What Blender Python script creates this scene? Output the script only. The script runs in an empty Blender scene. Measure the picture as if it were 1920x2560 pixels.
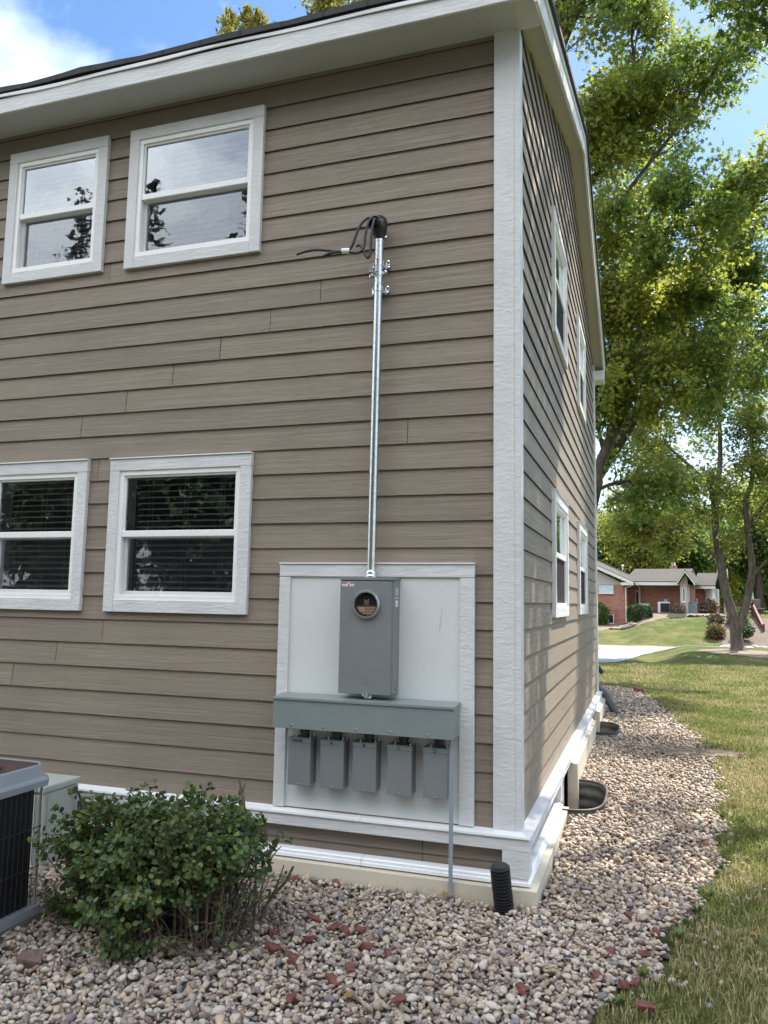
import bpy, bmesh, math, random
import numpy as np
from mathutils import Vector, Matrix
D = bpy.data; SC = bpy.context.scene; COL = SC.collection
R_ = math.radians
# ------------------------------------------------------------------ camera
cam = D.objects.new('camera', D.cameras.new('camera')); COL.objects.link(cam); SC.camera = cam
cam.data.sensor_fit = 'AUTO'; cam.data.sensor_width = 36.0; cam.data.lens = 36.0*1966.3/2560
cam.data.clip_start = 0.05; cam.data.clip_end = 2000
YAW, PITCH, ROLL = -0.3203984, 0.1120689, 0.0170839
def cam_axes():
    f = Vector((math.sin(YAW)*math.cos(PITCH), math.cos(YAW)*math.cos(PITCH), math.sin(PITCH)))
    r = Vector((math.cos(YAW), -math.sin(YAW), 0)); u = r.cross(f)
    c, s = math.cos(ROLL), math.sin(ROLL)
    return c*r+s*u, -s*r+c*u, f
_r, _u, _f = cam_axes()
cam.matrix_world = Matrix(((_r.x,_u.x,-_f.x,0.7613),(_r.y,_u.y,-_f.y,-5.0675),(_r.z,_u.z,-_f.z,1.8240),(0,0,0,1)))
# ------------------------------------------------------------------ world, sun, exposure
SUN_AZ, SUN_EL = 27.0, 54.0
SC.view_settings.view_transform = 'Standard'; SC.view_settings.look = 'None'
SC.view_settings.gamma = 1; SC.view_settings.exposure = 2.0
try: SC.view_settings.use_curve_mapping = False
except Exception: pass
SC.cycles.use_denoising = True
SC.cycles.max_bounces = 8; SC.cycles.transparent_max_bounces = 16
SC.cycles.sample_clamp_indirect = 6
W = D.worlds.new('World'); SC.world = W; W.use_nodes = True
def world():
    nt = W.node_tree; N = nt.nodes; L = nt.links
    N.clear()
    out = N.new('ShaderNodeOutputWorld'); bg = N.new('ShaderNodeBackground')
    sky = N.new('ShaderNodeTexSky'); sky.sky_type = 'NISHITA'; sky.sun_disc = False
    sky.sun_elevation = R_(SUN_EL); sky.sun_rotation = R_(SUN_AZ)
    sky.air_density = 1.0; sky.dust_density = 0.4; sky.ozone_density = 1.6
    bg.inputs['Strength'].default_value = 0.10
    tc = N.new('ShaderNodeTexCoord'); sep = N.new('ShaderNodeSeparateXYZ')
    L.new(tc.outputs['Generated'], sep.inputs[0])
    # project the direction on a flat cloud layer
    add = N.new('ShaderNodeMath'); add.operation = 'ADD'; add.inputs[1].default_value = 0.12
    L.new(sep.outputs['Z'], add.inputs[0])
    mx = N.new('ShaderNodeMath'); mx.operation = 'MAXIMUM'; mx.inputs[1].default_value = 0.05; L.new(add.outputs[0], mx.inputs[0])
    dx = N.new('ShaderNodeMath'); dx.operation = 'DIVIDE'; L.new(sep.outputs['X'], dx.inputs[0]); L.new(mx.outputs[0], dx.inputs[1])
    dy = N.new('ShaderNodeMath'); dy.operation = 'DIVIDE'; L.new(sep.outputs['Y'], dy.inputs[0]); L.new(mx.outputs[0], dy.inputs[1])
    cb = N.new('ShaderNodeCombineXYZ'); L.new(dx.outputs[0], cb.inputs[0]); L.new(dy.outputs[0], cb.inputs[1])
    mp = N.new('ShaderNodeMapping'); mp.inputs['Location'].default_value = CLOUD_OFF; L.new(cb.outputs[0], mp.inputs[0])
    n1 = N.new('ShaderNodeTexNoise'); n1.inputs['Scale'].default_value = 1.15; n1.inputs['Detail'].default_value = 9; n1.inputs['Roughness'].default_value = 0.52
    n1.inputs['Distortion'].default_value = 0.25
    L.new(mp.outputs[0], n1.inputs[0])
    rp = N.new('ShaderNodeValToRGB'); rp.color_ramp.elements[0].position = 0.42; rp.color_ramp.elements[1].position = 0.66
    # more cloud towards the north (behind the camera), clear blue towards the trees
    dt = N.new('ShaderNodeVectorMath'); dt.operation = 'DOT_PRODUCT'; dt.inputs[1].default_value = (-0.42, -0.90, 0.0)
    L.new(tc.outputs['Generated'], dt.inputs[0])
    ma = N.new('ShaderNodeMath'); ma.operation = 'MULTIPLY_ADD'; ma.inputs[1].default_value = CLOUD_K
    L.new(dt.outputs['Value'], ma.inputs[0]); L.new(n1.outputs['Fac'], ma.inputs[2]); L.new(ma.outputs[0], rp.inputs[0])
    mu = rp
    # pale band near the horizon
    hz = N.new('ShaderNodeMapRange'); hz.inputs[1].default_value = 0.02; hz.inputs[2].default_value = 0.30; hz.inputs[3].default_value = 0.6; hz.inputs[4].default_value = 0.0
    L.new(sep.outputs['Z'], hz.inputs[0])
    mm = N.new('ShaderNodeMath'); mm.operation = 'MAXIMUM'; L.new(mu.outputs[0], mm.inputs[0]); L.new(hz.outputs[0], mm.inputs[1])
    sat = N.new('ShaderNodeHueSaturation'); sat.inputs['Saturation'].default_value = 1.15; sat.inputs['Value'].default_value = 0.6
    L.new(sky.outputs[0], sat.inputs['Color'])
    mix = N.new('ShaderNodeMixRGB'); L.new(mm.outputs[0], mix.inputs[0]); L.new(sat.outputs[0], mix.inputs[1])
    # clouds are brightest high up and greyer towards the horizon
    cr = N.new('ShaderNodeMapRange'); cr.inputs[1].default_value = 0.05; cr.inputs[2].default_value = 0.75; cr.inputs[3].default_value = CLOUD_V*0.45; cr.inputs[4].default_value = CLOUD_V*1.35
    L.new(sep.outputs['Z'], cr.inputs[0])
    ct = N.new('ShaderNodeMixRGB'); ct.blend_type = 'MULTIPLY'; ct.inputs[0].default_value = 1; ct.inputs[2].default_value = (0.955, 0.99, 1.045, 1)
    L.new(cr.outputs[0], ct.inputs[1]); L.new(ct.outputs[0], mix.inputs[2])
    L.new(mix.outputs[0], bg.inputs['Color']); L.new(bg.outputs[0], out.inputs[0])
CLOUD_OFF = (0.35, 0.1, 0.0); CLOUD_V = 7.5; CLOUD_K = 0.19
world()
sl = D.lights.new('sun', 'SUN'); sl.energy = 2.9; sl.angle = R_(0.53); sl.color = (1.0, 0.93, 0.82)
so = D.objects.new('sun', sl); COL.objects.link(so); so.location = (10, 30, 40)
_a, _e = R_(SUN_AZ), R_(SUN_EL)
SUN_DIR = Vector((math.sin(_a)*math.cos(_e), math.cos(_a)*math.cos(_e), math.sin(_e)))
so.rotation_euler = SUN_DIR.to_track_quat('Z', 'Y').to_euler()
# ------------------------------------------------------------------ helpers
def tag(o, label=None, cat=None, group=None, kind=None):
    if label: o['label'] = label
    if cat: o['category'] = cat
    if group: o['group'] = group
    if kind: o['kind'] = kind
    return o
def empty(name, loc=(0,0,0), **k):
    o = D.objects.new(name, None); COL.objects.link(o); o.location = loc; o.empty_display_size = 0.1
    return tag(o, **k)
class MB:
    def __init__(s): s.v = []; s.f = []
    def add(s, vs, fs):
        b = len(s.v); s.v += [tuple(v) for v in vs]; s.f += [tuple(i+b for i in f) for f in fs]; return s
    def quad(s, a, b, c, d): return s.add([a,b,c,d], [(0,1,2,3)])
    def box(s, x0,x1,y0,y1,z0,z1, bev=0):
        if x0>x1: x0,x1=x1,x0
        if y0>y1: y0,y1=y1,y0
        if z0>z1: z0,z1=z1,z0
        if bev<=0:
            vs=[(x,y,z) for z in(z0,z1) for y in(y0,y1) for x in(x0,x1)]
            return s.add(vs, [(0,2,3,1),(4,5,7,6),(0,1,5,4),(2,6,7,3),(0,4,6,2),(1,3,7,5)])
        bm = bmesh.new(); bmesh.ops.create_cube(bm, size=1)
        bmesh.ops.scale(bm, vec=(x1-x0,y1-y0,z1-z0), verts=bm.verts)
        bmesh.ops.bevel(bm, geom=list(bm.edges), offset=min(bev, .45*min(x1-x0,y1-y0,z1-z0)), segments=2, affect='EDGES', profile=.5)
        bmesh.ops.translate(bm, vec=((x0+x1)/2,(y0+y1)/2,(z0+z1)/2), verts=bm.verts)
        s.bm(bm); return s
    def bm(s, bm):
        bm.verts.index_update()
        s.add([v.co[:] for v in bm.verts], [[v.index for v in f.verts] for f in bm.faces]); bm.free(); return s
    def tube(s, pts, rad, n=8, cap=True):
        pts=[Vector(p) for p in pts]
        if not hasattr(rad,'__len__'): rad=[rad]*len(pts)
        b=len(s.v); ref=None
        for i,p in enumerate(pts):
            t=(pts[min(i+1,len(pts)-1)]-pts[max(i-1,0)])
            if t.length<1e-9: t=Vector((0,0,1))
            t.normalize()
            if ref is None:
                ref=Vector((1,0,0)) if abs(t.x)<.8 else Vector((0,1,0))
            ref=(ref-t*ref.dot(t)); ref.normalize(); w=t.cross(ref)
            for k in range(n):
                a=2*math.pi*k/n; s.v.append(tuple(p+(ref*math.cos(a)+w*math.sin(a))*rad[i]))
        for i in range(len(pts)-1):
            for k in range(n):
                k2=(k+1)%n; s.f.append((b+i*n+k,b+i*n+k2,b+(i+1)*n+k2,b+(i+1)*n+k))
        if cap:
            s.f.append(tuple(b+k for k in reversed(range(n)))); e=b+(len(pts)-1)*n; s.f.append(tuple(e+k for k in range(n)))
        return s
    def lathe(s, prof, c, axis='z', n=24):
        # prof: (radius, height) pairs
        b=len(s.v)
        for r,h in prof:
            for k in range(n):
                a=2*math.pi*k/n; p=(r*math.cos(a), r*math.sin(a), h)
                if axis=='y': p=(p[0],-p[2],p[1])
                if axis=='x': p=(p[2],p[0],p[1])
                s.v.append((p[0]+c[0],p[1]+c[1],p[2]+c[2]))
        for i in range(len(prof)-1):
            for k in range(n):
                k2=(k+1)%n; s.f.append((b+i*n+k,b+i*n+k2,b+(i+1)*n+k2,b+(i+1)*n+k))
        s.f.append(tuple(b+k for k in reversed(range(n)))); e=b+(len(prof)-1)*n; s.f.append(tuple(e+k for k in range(n)))
        return s
    def build(s, name, m, parent=None, smooth=False, recalc=True, loc=None):
        me=D.meshes.new(name); me.from_pydata(s.v,[],s.f); me.update()
        if recalc:
            bm=bmesh.new(); bm.from_mesh(me); bmesh.ops.recalc_face_normals(bm, faces=bm.faces); bm.to_mesh(me); bm.free()
        if smooth:
            me.polygons.foreach_set('use_smooth',[True]*len(me.polygons))
            try: me.set_sharp_from_angle(angle=R_(40))
            except Exception: pass
        me.materials.append(m); o=D.objects.new(name,me); COL.objects.link(o)
        if parent: o.parent=parent
        if loc: o.location=loc
        return o
def np_mesh(name, V, F, m, parent=None, smooth=False):
    V=np.asarray(V,np.float32).reshape(-1,3); F=np.asarray(F,np.int32)
    nf,k=F.shape; me=D.meshes.new(name)
    me.vertices.add(len(V)); me.vertices.foreach_set('co',V.ravel())
    me.loops.add(nf*k); me.loops.foreach_set('vertex_index',F.ravel())
    me.polygons.add(nf); me.polygons.foreach_set('loop_start',np.arange(nf,dtype=np.int32)*k)
    try: me.polygons.foreach_set('loop_total',np.full(nf,k,np.int32))
    except Exception: pass
    me.polygons.foreach_set('use_smooth',np.full(nf,smooth,bool))
    me.update(calc_edges=True); me.materials.append(m)
    o=D.objects.new(name,me); COL.objects.link(o)
    if parent: o.parent=parent
    return o
# ------------------------------------------------------------------ materials
M={}
class NT:
    def __init__(s,name):
        s.m=D.materials.new(name); s.m.use_nodes=True; s.t=s.m.node_tree; s.N=s.t.nodes; s.L=s.t.links
        s.b=s.N['Principled BSDF']; s.o=s.N['Material Output']; M[name]=s.m
    def n(s,t,**k):
        x=s.N.new('ShaderNode'+t)
        for a,b in k.items(): setattr(x,a,b)
        return x
    def coord(s,scale=(1,1,1),kind='Object',rot=(0,0,0)):
        c=s.n('TexCoord'); mp=s.n('Mapping'); mp.inputs['Scale'].default_value=scale; mp.inputs['Rotation'].default_value=rot
        s.L.new(c.outputs[kind],mp.inputs[0]); return mp.outputs[0]
    def noise(s,vec,scale,detail=4,rough=.5,dist=0):
        x=s.n('TexNoise'); x.inputs['Scale'].default_value=scale; x.inputs['Detail'].default_value=detail; x.inputs['Roughness'].default_value=rough
        x.inputs['Distortion'].default_value=dist; s.L.new(vec,x.inputs['Vector']); return x.outputs['Fac']
    def ramp(s,fac,stops,interp='LINEAR'):
        x=s.n('ValToRGB'); cr=x.color_ramp; cr.interpolation=interp
        while len(cr.elements)<len(stops): cr.elements.new(.5)
        for e,(p,c) in zip(cr.elements,stops):
            e.position=p; e.color=(c[0],c[1],c[2],1) if hasattr(c,'__len__') else (c,c,c,1)
        s.L.new(fac,x.inputs[0]); return x.outputs[0]
    def mix(s,fac,a,b,mode='MIX'):
        x=s.n('MixRGB',blend_type=mode)
        for i,v in ((0,fac),(1,a),(2,b)):
            if hasattr(v,'is_linked') : s.L.new(v,x.inputs[i])
            elif i==0: x.inputs[0].default_value=v
            else: x.inputs[i].default_value=(*v,1)
        return x.outputs[0]
    def math(s,op,a,b=0.0):
        x=s.n('Math',operation=op)
        for i,v in ((0,a),(1,b)):
            if hasattr(v,'is_linked'): s.L.new(v,x.inputs[i])
            else: x.inputs[i].default_value=v
        return x.outputs[0]
    def rnd(s): return s.n('NewGeometry').outputs['Random Per Island']
    def bump(s,h,dist,strength=1.0):
        x=s.n('Bump'); x.inputs['Distance'].default_value=dist; x.inputs['Strength'].default_value=strength
        s.L.new(h,x.inputs['Height']); s.L.new(x.outputs[0],s.b.inputs['Normal']); return x
    def base(s,c,rough=.5,metal=0,spec=None):
        if hasattr(c,'is_linked'): s.L.new(c,s.b.inputs['Base Color'])
        else: s.b.inputs['Base Color'].default_value=(*c,1)
        s.b.inputs['Roughness'].default_value=rough; s.b.inputs['Metallic'].default_value=metal
        if spec is not None: s.b.inputs['Specular IOR Level'].default_value=spec
        return s
def plain(name,c,rough=.5,metal=0,var=.12,scale=6,bump=0,bscale=60,spec=None):
    t=NT(name); v=t.coord()
    n=t.noise(v,scale,5,.6)
    lo=tuple(x*(1-var) for x in c); hi=tuple(min(1,x*(1+var)) for x in c)
    t.base(t.ramp(n,[(.3,lo),(.7,hi)]),rough,metal,spec)
    if bump: t.bump(t.noise(v,bscale,4),bump)
    return t.m
def grain_mat(name,c,scale_vec,rough,dist,var=.06,tint=.11):
    # painted fibre cement with an embossed wood grain running along the board
    t=NT(name); v=t.coord(scale_vec)
    w=t.noise(v,1.0,6,.62,1.1)
    ridg=t.ramp(w,[(.40,0),(.47,1),(.5,.25),(.56,.9),(.63,0)])
    blot=t.noise(t.coord((1,1,1)),1.7,4,.55)
    r=t.rnd()
    c0=tuple(x*(1-var) for x in c); c1=tuple(x*(1+var) for x in c)
    col=t.ramp(blot,[(.3,c0),(.7,c1)])
    tn=t.ramp(r,[(0,(1-tint,)*3),(1,(1+tint*.3,1+tint*.2,1.0))])
    col=t.mix(1.0,col,tn,'MULTIPLY')
    t.base(col,rough,0,.35)
    t.bump(ridg,dist,1.0)
    return t.m
SID=(0.264,0.218,0.171)
grain_mat('siding_front',SID,(1.1,1,34),.55,.0016)
grain_mat('siding_side',SID,(1,1.1,34),.55,.0016)
def trim_mat(name,sv):
    t=NT(name); v=t.coord(sv)
    a=t.noise(v,1.0,8,.75,.15); fine=t.noise(t.coord((1,1,1)),60,5,.7)
    hgt=t.math('ADD',t.math('MULTIPLY',a,.8),t.math('MULTIPLY',fine,.35))
    blot=t.noise(t.coord((1,1,1)),3.0,4,.5)
    t.base(t.ramp(blot,[(.3,(.60,.615,.61)),(.7,(.69,.70,.695))]),.5,0,.4)
    t.bump(hgt,.011,1.0); return t.m
trim_mat('trim_h',(7,7,38)); trim_mat('trim_v',(13,13,32))
plain('white_smooth',(.68,.69,.69),.35,var=.03,spec=.5)
plain('white_board',(.62,.65,.645),.45,var=.03,scale=2,bump=.0012,bscale=18)
plain('vinyl',(.83,.83,.82),.3,var=.02)
def cream():
    # painted skirt with dried splash dirt low down
    t=NT('cream'); v=t.coord((1,1,1)); n=t.noise(v,3,4,.5)
    c=t.ramp(n,[(.3,(.565,.515,.405)),(.7,(.625,.57,.45))])
    sp=t.n('SeparateXYZ'); t.L.new(v,sp.inputs[0]); d=t.math('SUBTRACT',t.noise(v,16,6,.75),t.math('MULTIPLY',sp.outputs[2],2.6))
    c=t.mix(t.math('MULTIPLY',t.ramp(d,[(.36,0),(.62,1)]),.45),c,(.30,.24,.17)); t.base(c,.45,0,.4)
cream()
plain('dark_floor',(.045,.045,.047),.9,var=.25,scale=3,bump=.004,bscale=90)
plain('cap_white',(.74,.75,.76),.25,var=.02)
plain('wood_gap',(.22,.13,.07),.9,var=.4,scale=30)
plain('sheathing',(.05,.045,.04),.9)
plain('interior',(.07,.072,.08),.9,var=.05)
plain('blind',(.80,.80,.79),.5,var=.03)
plain('grey_paint',(.200,.235,.235),.38,var=.05,scale=5,bump=.0003,bscale=300)
plain('grey_paint_warm',(.185,.20,.205),.40,var=.05,scale=4,bump=.0003,bscale=300)
plain('pvc_grey',(.26,.30,.33),.4,var=.06)
plain('steel',(.62,.66,.66),.28,metal=1,var=.18,scale=40)
plain('zinc_bright',(.7,.73,.74),.22,metal=1,var=.1,scale=80)
plain('dark_metal',(.06,.06,.06),.45,metal=.6)
plain('black_plastic',(.022,.022,.024),.30,var=.2)
plain('wire_black',(.02,.021,.025),.45)
plain('soil',(.12,.095,.075),.95,var=.4,scale=9,bump=.02,bscale=30)
plain('dirt',(.17,.125,.085),.95,var=.5,scale=3,bump=.012,bscale=22)
plain('concrete',(.19,.18,.168),.8,var=.1,scale=2,bump=.002,bscale=50)
plain('concrete_new',(.215,.235,.26),.7,var=.06,scale=2)
plain('red_brick_chip',(.165,.06,.048),.85,var=.45,scale=35,bump=.004,bscale=60)
plain('old_brick',(.16,.105,.085),.9,var=.35,scale=35,bump=.004,bscale=60)
plain('twig',(.12,.085,.06),.85,var=.4,scale=30)
plain('ac_paint',(.265,.285,.305),.42,var=.08,scale=8)
plain('ac_dark',(.006,.006,.008),.6)
plain('ac_wire',(.028,.02,.017),.6,var=.4,scale=20)
plain('ac_top',(.055,.028,.022),.7,var=.5,scale=14)
plain('cab_green',(.37,.41,.36),.5,var=.06)
plain('galv_dull',(.17,.175,.165),.5,metal=.6,var=.35,scale=10)
plain('rim_dark',(.05,.042,.038),.6)
plain('sticker',(.8,.8,.8),.4,var=.02)
plain('sticker_red',(.5,.12,.12),.4)
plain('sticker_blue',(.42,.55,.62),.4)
plain('ink',(.015,.015,.018),.6)
plain('tan_print',(.36,.22,.15),.5,var=.1)
plain('frame_ring',(.55,.57,.57),.28,metal=.9,var=.05)
plain('deck_red',(.10,.024,.02),.7,var=.25,scale=6)
plain('grey_siding_far',(.40,.38,.37),.6,var=.06)
plain('white_far',(.55,.55,.53),.5,var=.04)
plain('chair_brown',(.10,.085,.07),.7)
plain('hose',(.11,.12,.13),.45)
plain('stone_grey',(.30,.27,.25),.9,var=.35,scale=4,bump=.01,bscale=12)
plain('mulch',(.17,.135,.095),.95,var=.3,scale=8,bump=.02,bscale=30)
plain('umbrella_cloth',(.33,.36,.40),.8)
plain('ac_blue_grey',(.14,.18,.22),.5)
def shingle():
    t=NT('shingle'); v=t.coord((1,1,1))
    b=t.n('TexBrick'); b.inputs['Scale'].default_value=1; b.inputs['Brick Width'].default_value=.33; b.inputs['Row Height'].default_value=.14
    b.inputs['Mortar Size'].default_value=.012; b.inputs['Color1'].default_value=(.035,.034,.036,1); b.inputs['Color2'].default_value=(.06,.058,.058,1); b.inputs['Mortar'].default_value=(.012,.012,.012,1)
    t.L.new(v,b.inputs[0]); g=t.noise(v,180,2)
    t.base(t.mix(.5,b.outputs[0],t.ramp(g,[(.3,(.02,.02,.022)),(.75,(.085,.083,.08))])),.9); t.bump(g,.004)
    t2=NT('shingle_far'); v=t2.coord((1,1,1)); n=t2.noise(v,3,6,.7); n2=t2.noise(t2.coord((.6,2,6)),2.2,3)
    t2.base(t2.mix(.5,t2.ramp(n,[(.3,(.03,.027,.025)),(.7,(.07,.064,.059))]),t2.ramp(n2,[(.3,(.033,.03,.027)),(.7,(.075,.068,.062))])),.95)
shingle()
def soffit():
    t=NT('soffit'); v=t.coord((1,1,1))
    s=t.n('TexVoronoi'); s.inputs['Scale'].default_value=75; s.inputs['Randomness'].default_value=0; t.L.new(v,s.inputs['Vector'])
    d=t.ramp(s.outputs['Distance'],[(.22,(.10,.105,.10)),(.32,(.60,.61,.58))])
    t.base(d,.6)
    t2=NT('soffit_plain'); t2.base((.52,.51,.475),.55)
soffit()
def brick(name='brick',c1=(.36,.135,.095),c2=(.25,.085,.062),mort=(.36,.29,.25)):
    t=NT(name); c=t.n('TexCoord'); 
    sp=t.n('SeparateXYZ'); t.L.new(c.outputs['Object'],sp.inputs[0]); cb=t.n('CombineXYZ')
    t.L.new(t.math('ADD',sp.outputs[0],sp.outputs[1]),cb.inputs[0]); t.L.new(sp.outputs[2],cb.inputs[1])
    b=t.n('TexBrick'); b.inputs['Scale'].default_value=1; b.inputs['Brick Width'].default_value=.22; b.inputs['Row Height'].default_value=.075
    b.inputs['Mortar Size'].default_value=.008; b.inputs['Color1'].default_value=(*c1,1); b.inputs['Color2'].default_value=(*c2,1); b.inputs['Mortar'].default_value=(*mort,1)
    t.L.new(cb.outputs[0],b.inputs[0]); n=t.noise(cb.outputs[0],1.3,6,.75)
    t.base(t.mix(1.0,b.outputs[0],t.ramp(n,[(.25,(.65,.62,.6)),(.75,(1.35,1.3,1.25))]),'MULTIPLY'),.9); t.bump(b.outputs['Fac'],-.004)
brick()
def glass():
    t=NT('glass'); N=t.N; N.remove(t.b)
    fr=t.n('Fresnel'); fr.inputs['IOR'].default_value=1.55
    g=t.n('BsdfGlossy'); g.inputs['Roughness'].default_value=.0; g.inputs['Color'].default_value=(.90,.96,1,1)
    tr=t.n('BsdfTransparent'); tr.inputs['Color'].default_value=(.88,.91,.91,1)
    bp=t.n('Bump'); bp.inputs['Distance'].default_value=.0035; bp.inputs['Strength'].default_value=.5
    t.L.new(t.noise(t.coord((1,1,1)),4.5,2,.4),bp.inputs['Height']); t.L.new(bp.outputs[0],g.inputs['Normal'])
    f2=t.math('MINIMUM',t.math('MULTIPLY',fr.outputs[0],4.2),.97)
    mx=t.n('MixShader'); t.L.new(f2,mx.inputs[0]); t.L.new(tr.outputs[0],mx.inputs[1]); t.L.new(g.outputs[0],mx.inputs[2]); t.L.new(mx.outputs[0],t.o.inputs[0])
    t=NT('screen'); t.N.remove(t.b)
    d=t.n('BsdfDiffuse'); d.inputs['Color'].default_value=(.05,.05,.055,1); tr=t.n('BsdfTransparent')
    mx=t.n('MixShader'); mx.inputs[0].default_value=.16; t.L.new(tr.outputs[0],mx.inputs[1]); t.L.new(d.outputs[0],mx.inputs[2]); t.L.new(mx.outputs[0],t.o.inputs[0])
    t=NT('screen_dense'); t.N.remove(t.b)
    d=t.n('BsdfDiffuse'); d.inputs['Color'].default_value=(.055,.052,.055,1); tr=t.n('BsdfTransparent')
    mx=t.n('MixShader'); mx.inputs[0].default_value=.86; t.L.new(tr.outputs[0],mx.inputs[1]); t.L.new(d.outputs[0],mx.inputs[2]); t.L.new(mx.outputs[0],t.o.inputs[0])
    t=NT('meter_glass'); t.base((.02,.02,.025),.05,0,.5)
glass()
def stone():
    t=NT('pebble'); r=t.rnd()
    cols=[(.44,.42,.40),(.50,.45,.36),(.27,.225,.19),(.55,.52,.47),(.23,.23,.235),(.40,.34,.29),(.34,.33,.32),(.44,.37,.28),(.16,.165,.19),(.58,.56,.53),(.17,.125,.105),(.42,.39,.37),(.30,.245,.22),(.48,.45,.41),(.36,.31,.26),(.44,.38,.31),(.50,.47,.42),(.27,.255,.25)]
    st=[(i/len(cols),c) for i,c in enumerate(cols)]
    c=t.ramp(r,st,'CONSTANT'); v=t.coord((1,1,1))
    n=t.noise(v,55,5,.65); big=t.noise(v,1.3,3,.5)
    c=t.mix(.16,c,(.43,.375,.34))
    c=t.mix(1.0,c,t.ramp(n,[(.25,(.76,.74,.72)),(.7,(1.15,1.14,1.12))]),'MULTIPLY')
    c=t.mix(1.0,c,t.ramp(big,[(.3,(.90,.83,.76)),(.65,(1.12,1.05,.96))]),'MULTIPLY')
    t.base(c,.75,0,.3); t.bump(n,.002)
stone()
def leafmat(name,cols,trans=.45,patch=None,pscale=.5,rough=.5):
    t=NT(name); r=t.rnd(); N=t.N
    c=t.ramp(r,[(i/max(1,len(cols)-1),x) for i,x in enumerate(cols)])
    if patch:
        n=t.noise(t.coord((1,1,1)),pscale,3,.5)
        c=t.mix(t.ramp(n,[(.47,0),(.62,1)]),c,t.mix(t.math('MULTIPLY',r,.6),patch,cols[-1]))
    t.base(c,rough,0,.35)
    tl=t.n('BsdfTranslucent'); t.L.new(t.mix(1.0,c,(1.45,1.4,1.05),'MULTIPLY'),tl.inputs['Color'])
    mx=t.n('MixShader'); mx.inputs[0].default_value=trans
    t.L.new(t.b.outputs[0],mx.inputs[1]); t.L.new(tl.outputs[0],mx.inputs[2]); t.L.new(mx.outputs[0],t.o.inputs[0])
leafmat('leaf_maple',[(.07,.12,.032),(.10,.165,.042),(.13,.20,.05),(.175,.24,.058),(.23,.27,.062)],.6,(.26,.285,.062),.35,.38)
leafmat('leaf_autumn',[(.075,.12,.03),(.11,.165,.038),(.16,.21,.045),(.20,.25,.055),(.27,.22,.06)],.6,(.21,.25,.055),.5,.4)
leafmat('leaf_dark',[(.045,.085,.024),(.068,.12,.03),(.095,.155,.038),(.13,.18,.044)],.55,(.09,.12,.025),.16)
leafmat('leaf_gold',[(.10,.15,.02),(.20,.22,.03),(.28,.27,.035)],.5)
leafmat('leaf_cypress',[(.10,.12,.025),(.16,.17,.035),(.24,.22,.06),(.30,.27,.09)],.45)
leafmat('leaf_shrub',[(.04,.08,.028),(.062,.115,.036),(.085,.148,.046),(.115,.175,.05),(.18,.20,.055)],.25,(.03,.065,.026),3.0,.38)
leafmat('leaf_hedge',[(.02,.05,.014),(.034,.075,.018),(.05,.095,.022)],.2)
leafmat('needle',[(.012,.028,.014),(.022,.042,.018),(.035,.055,.022)],.1)
leafmat('leaf_fallen',[(.20,.11,.04),(.30,.19,.07),(.13,.07,.035)],.2)
leafmat('leaf_flower',[(.04,.07,.02),(.10,.09,.03),(.30,.16,.08)],.3)
def bark():
    t=NT('bark'); v=t.coord((9,9,1.6)); n=t.noise(v,1.2,7,.7,.8)
    t.base(t.ramp(n,[(.32,(.028,.022,.018)),(.55,(.105,.088,.07)),(.75,(.19,.165,.135))]),.95); t.bump(n,.03)
    t=NT('bark_dark'); v=t.coord((9,9,1.6)); n=t.noise(v,1.2,7,.7,.8)
    t.base(t.ramp(n,[(.32,(.018,.014,.012)),(.7,(.075,.06,.048))]),.95); t.bump(n,.02)
bark()
def grassmats():
    t=NT('lawn_ground'); v=t.coord((1,1,1))
    a=t.noise(v,.55,5,.6); b=t.noise(v,26,5,.75); far=t.math('ADD',t.math('MULTIPLY',t.noise(t.coord((.8,.9,1)),1.6,8,.72),.6),t.math('MULTIPLY',t.noise(t.coord((1,1,1)),7,6,.8),.4))
    g=t.ramp(t.mix(.5,b,far),[(.3,(.032,.046,.012)),(.5,(.068,.092,.026)),(.68,(.115,.135,.044))])
    d=t.ramp(t.mix(.5,b,far),[(.3,(.075,.075,.028)),(.5,(.135,.13,.052)),(.68,(.20,.18,.085))])
    t.base(t.mix(t.ramp(t.mix(.5,a,far),[(.46,0),(.58,1)]),g,d),.95,0,.1); t.bump(b,.03)
    t=NT('grass_blade'); v=t.coord((1,1,1)); r=t.rnd()
    a=t.noise(v,.85,4,.6)
    g=t.ramp(r,[(0,(.11,.145,.034)),(.5,(.18,.22,.055)),(1,(.27,.30,.09))])
    d=t.ramp(r,[(0,(.23,.195,.09)),(.5,(.41,.35,.18)),(1,(.55,.47,.27))])
    c=t.mix(t.ramp(t.math('ADD',a,t.math('MULTIPLY',r,.12)),[(.465,0),(.67,1)]),g,d)
    t.base(c,.7,0,.15)
    tl=t.n('BsdfTranslucent'); t.L.new(c,tl.inputs[0]); mx=t.n('MixShader'); mx.inputs[0].default_value=.35
    t.L.new(t.b.outputs[0],mx.inputs[1]); t.L.new(tl.outputs[0],mx.inputs[2]); t.L.new(mx.outputs[0],t.o.inputs[0])
grassmats()
# ================================================================== terrain height
def sm(t): t=np.clip(t,0,1); return t*t*(3-2*t)
def h(x,y):
    x=np.asarray(x,float); y=np.asarray(y,float)
    z=.09*sm((y-.2)/2.4)*sm((14-y)/4)
    edge=20.5+.35*np.clip(x,-3,8)
    z=z-.28*sm((y-edge)/2.0)
    z=z+(.36*sm((x-.9)/1.6)-.0)*sm((y-edge-1.2)/3.5)*sm((36-y)/4)
    hill=.92+.72*sm((x+.6)/1.6)
    z=z+hill*sm((y-35)/10.0)
    z=z+.5*sm((y-60)/60)*sm((x+60)/10)
    return z
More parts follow.
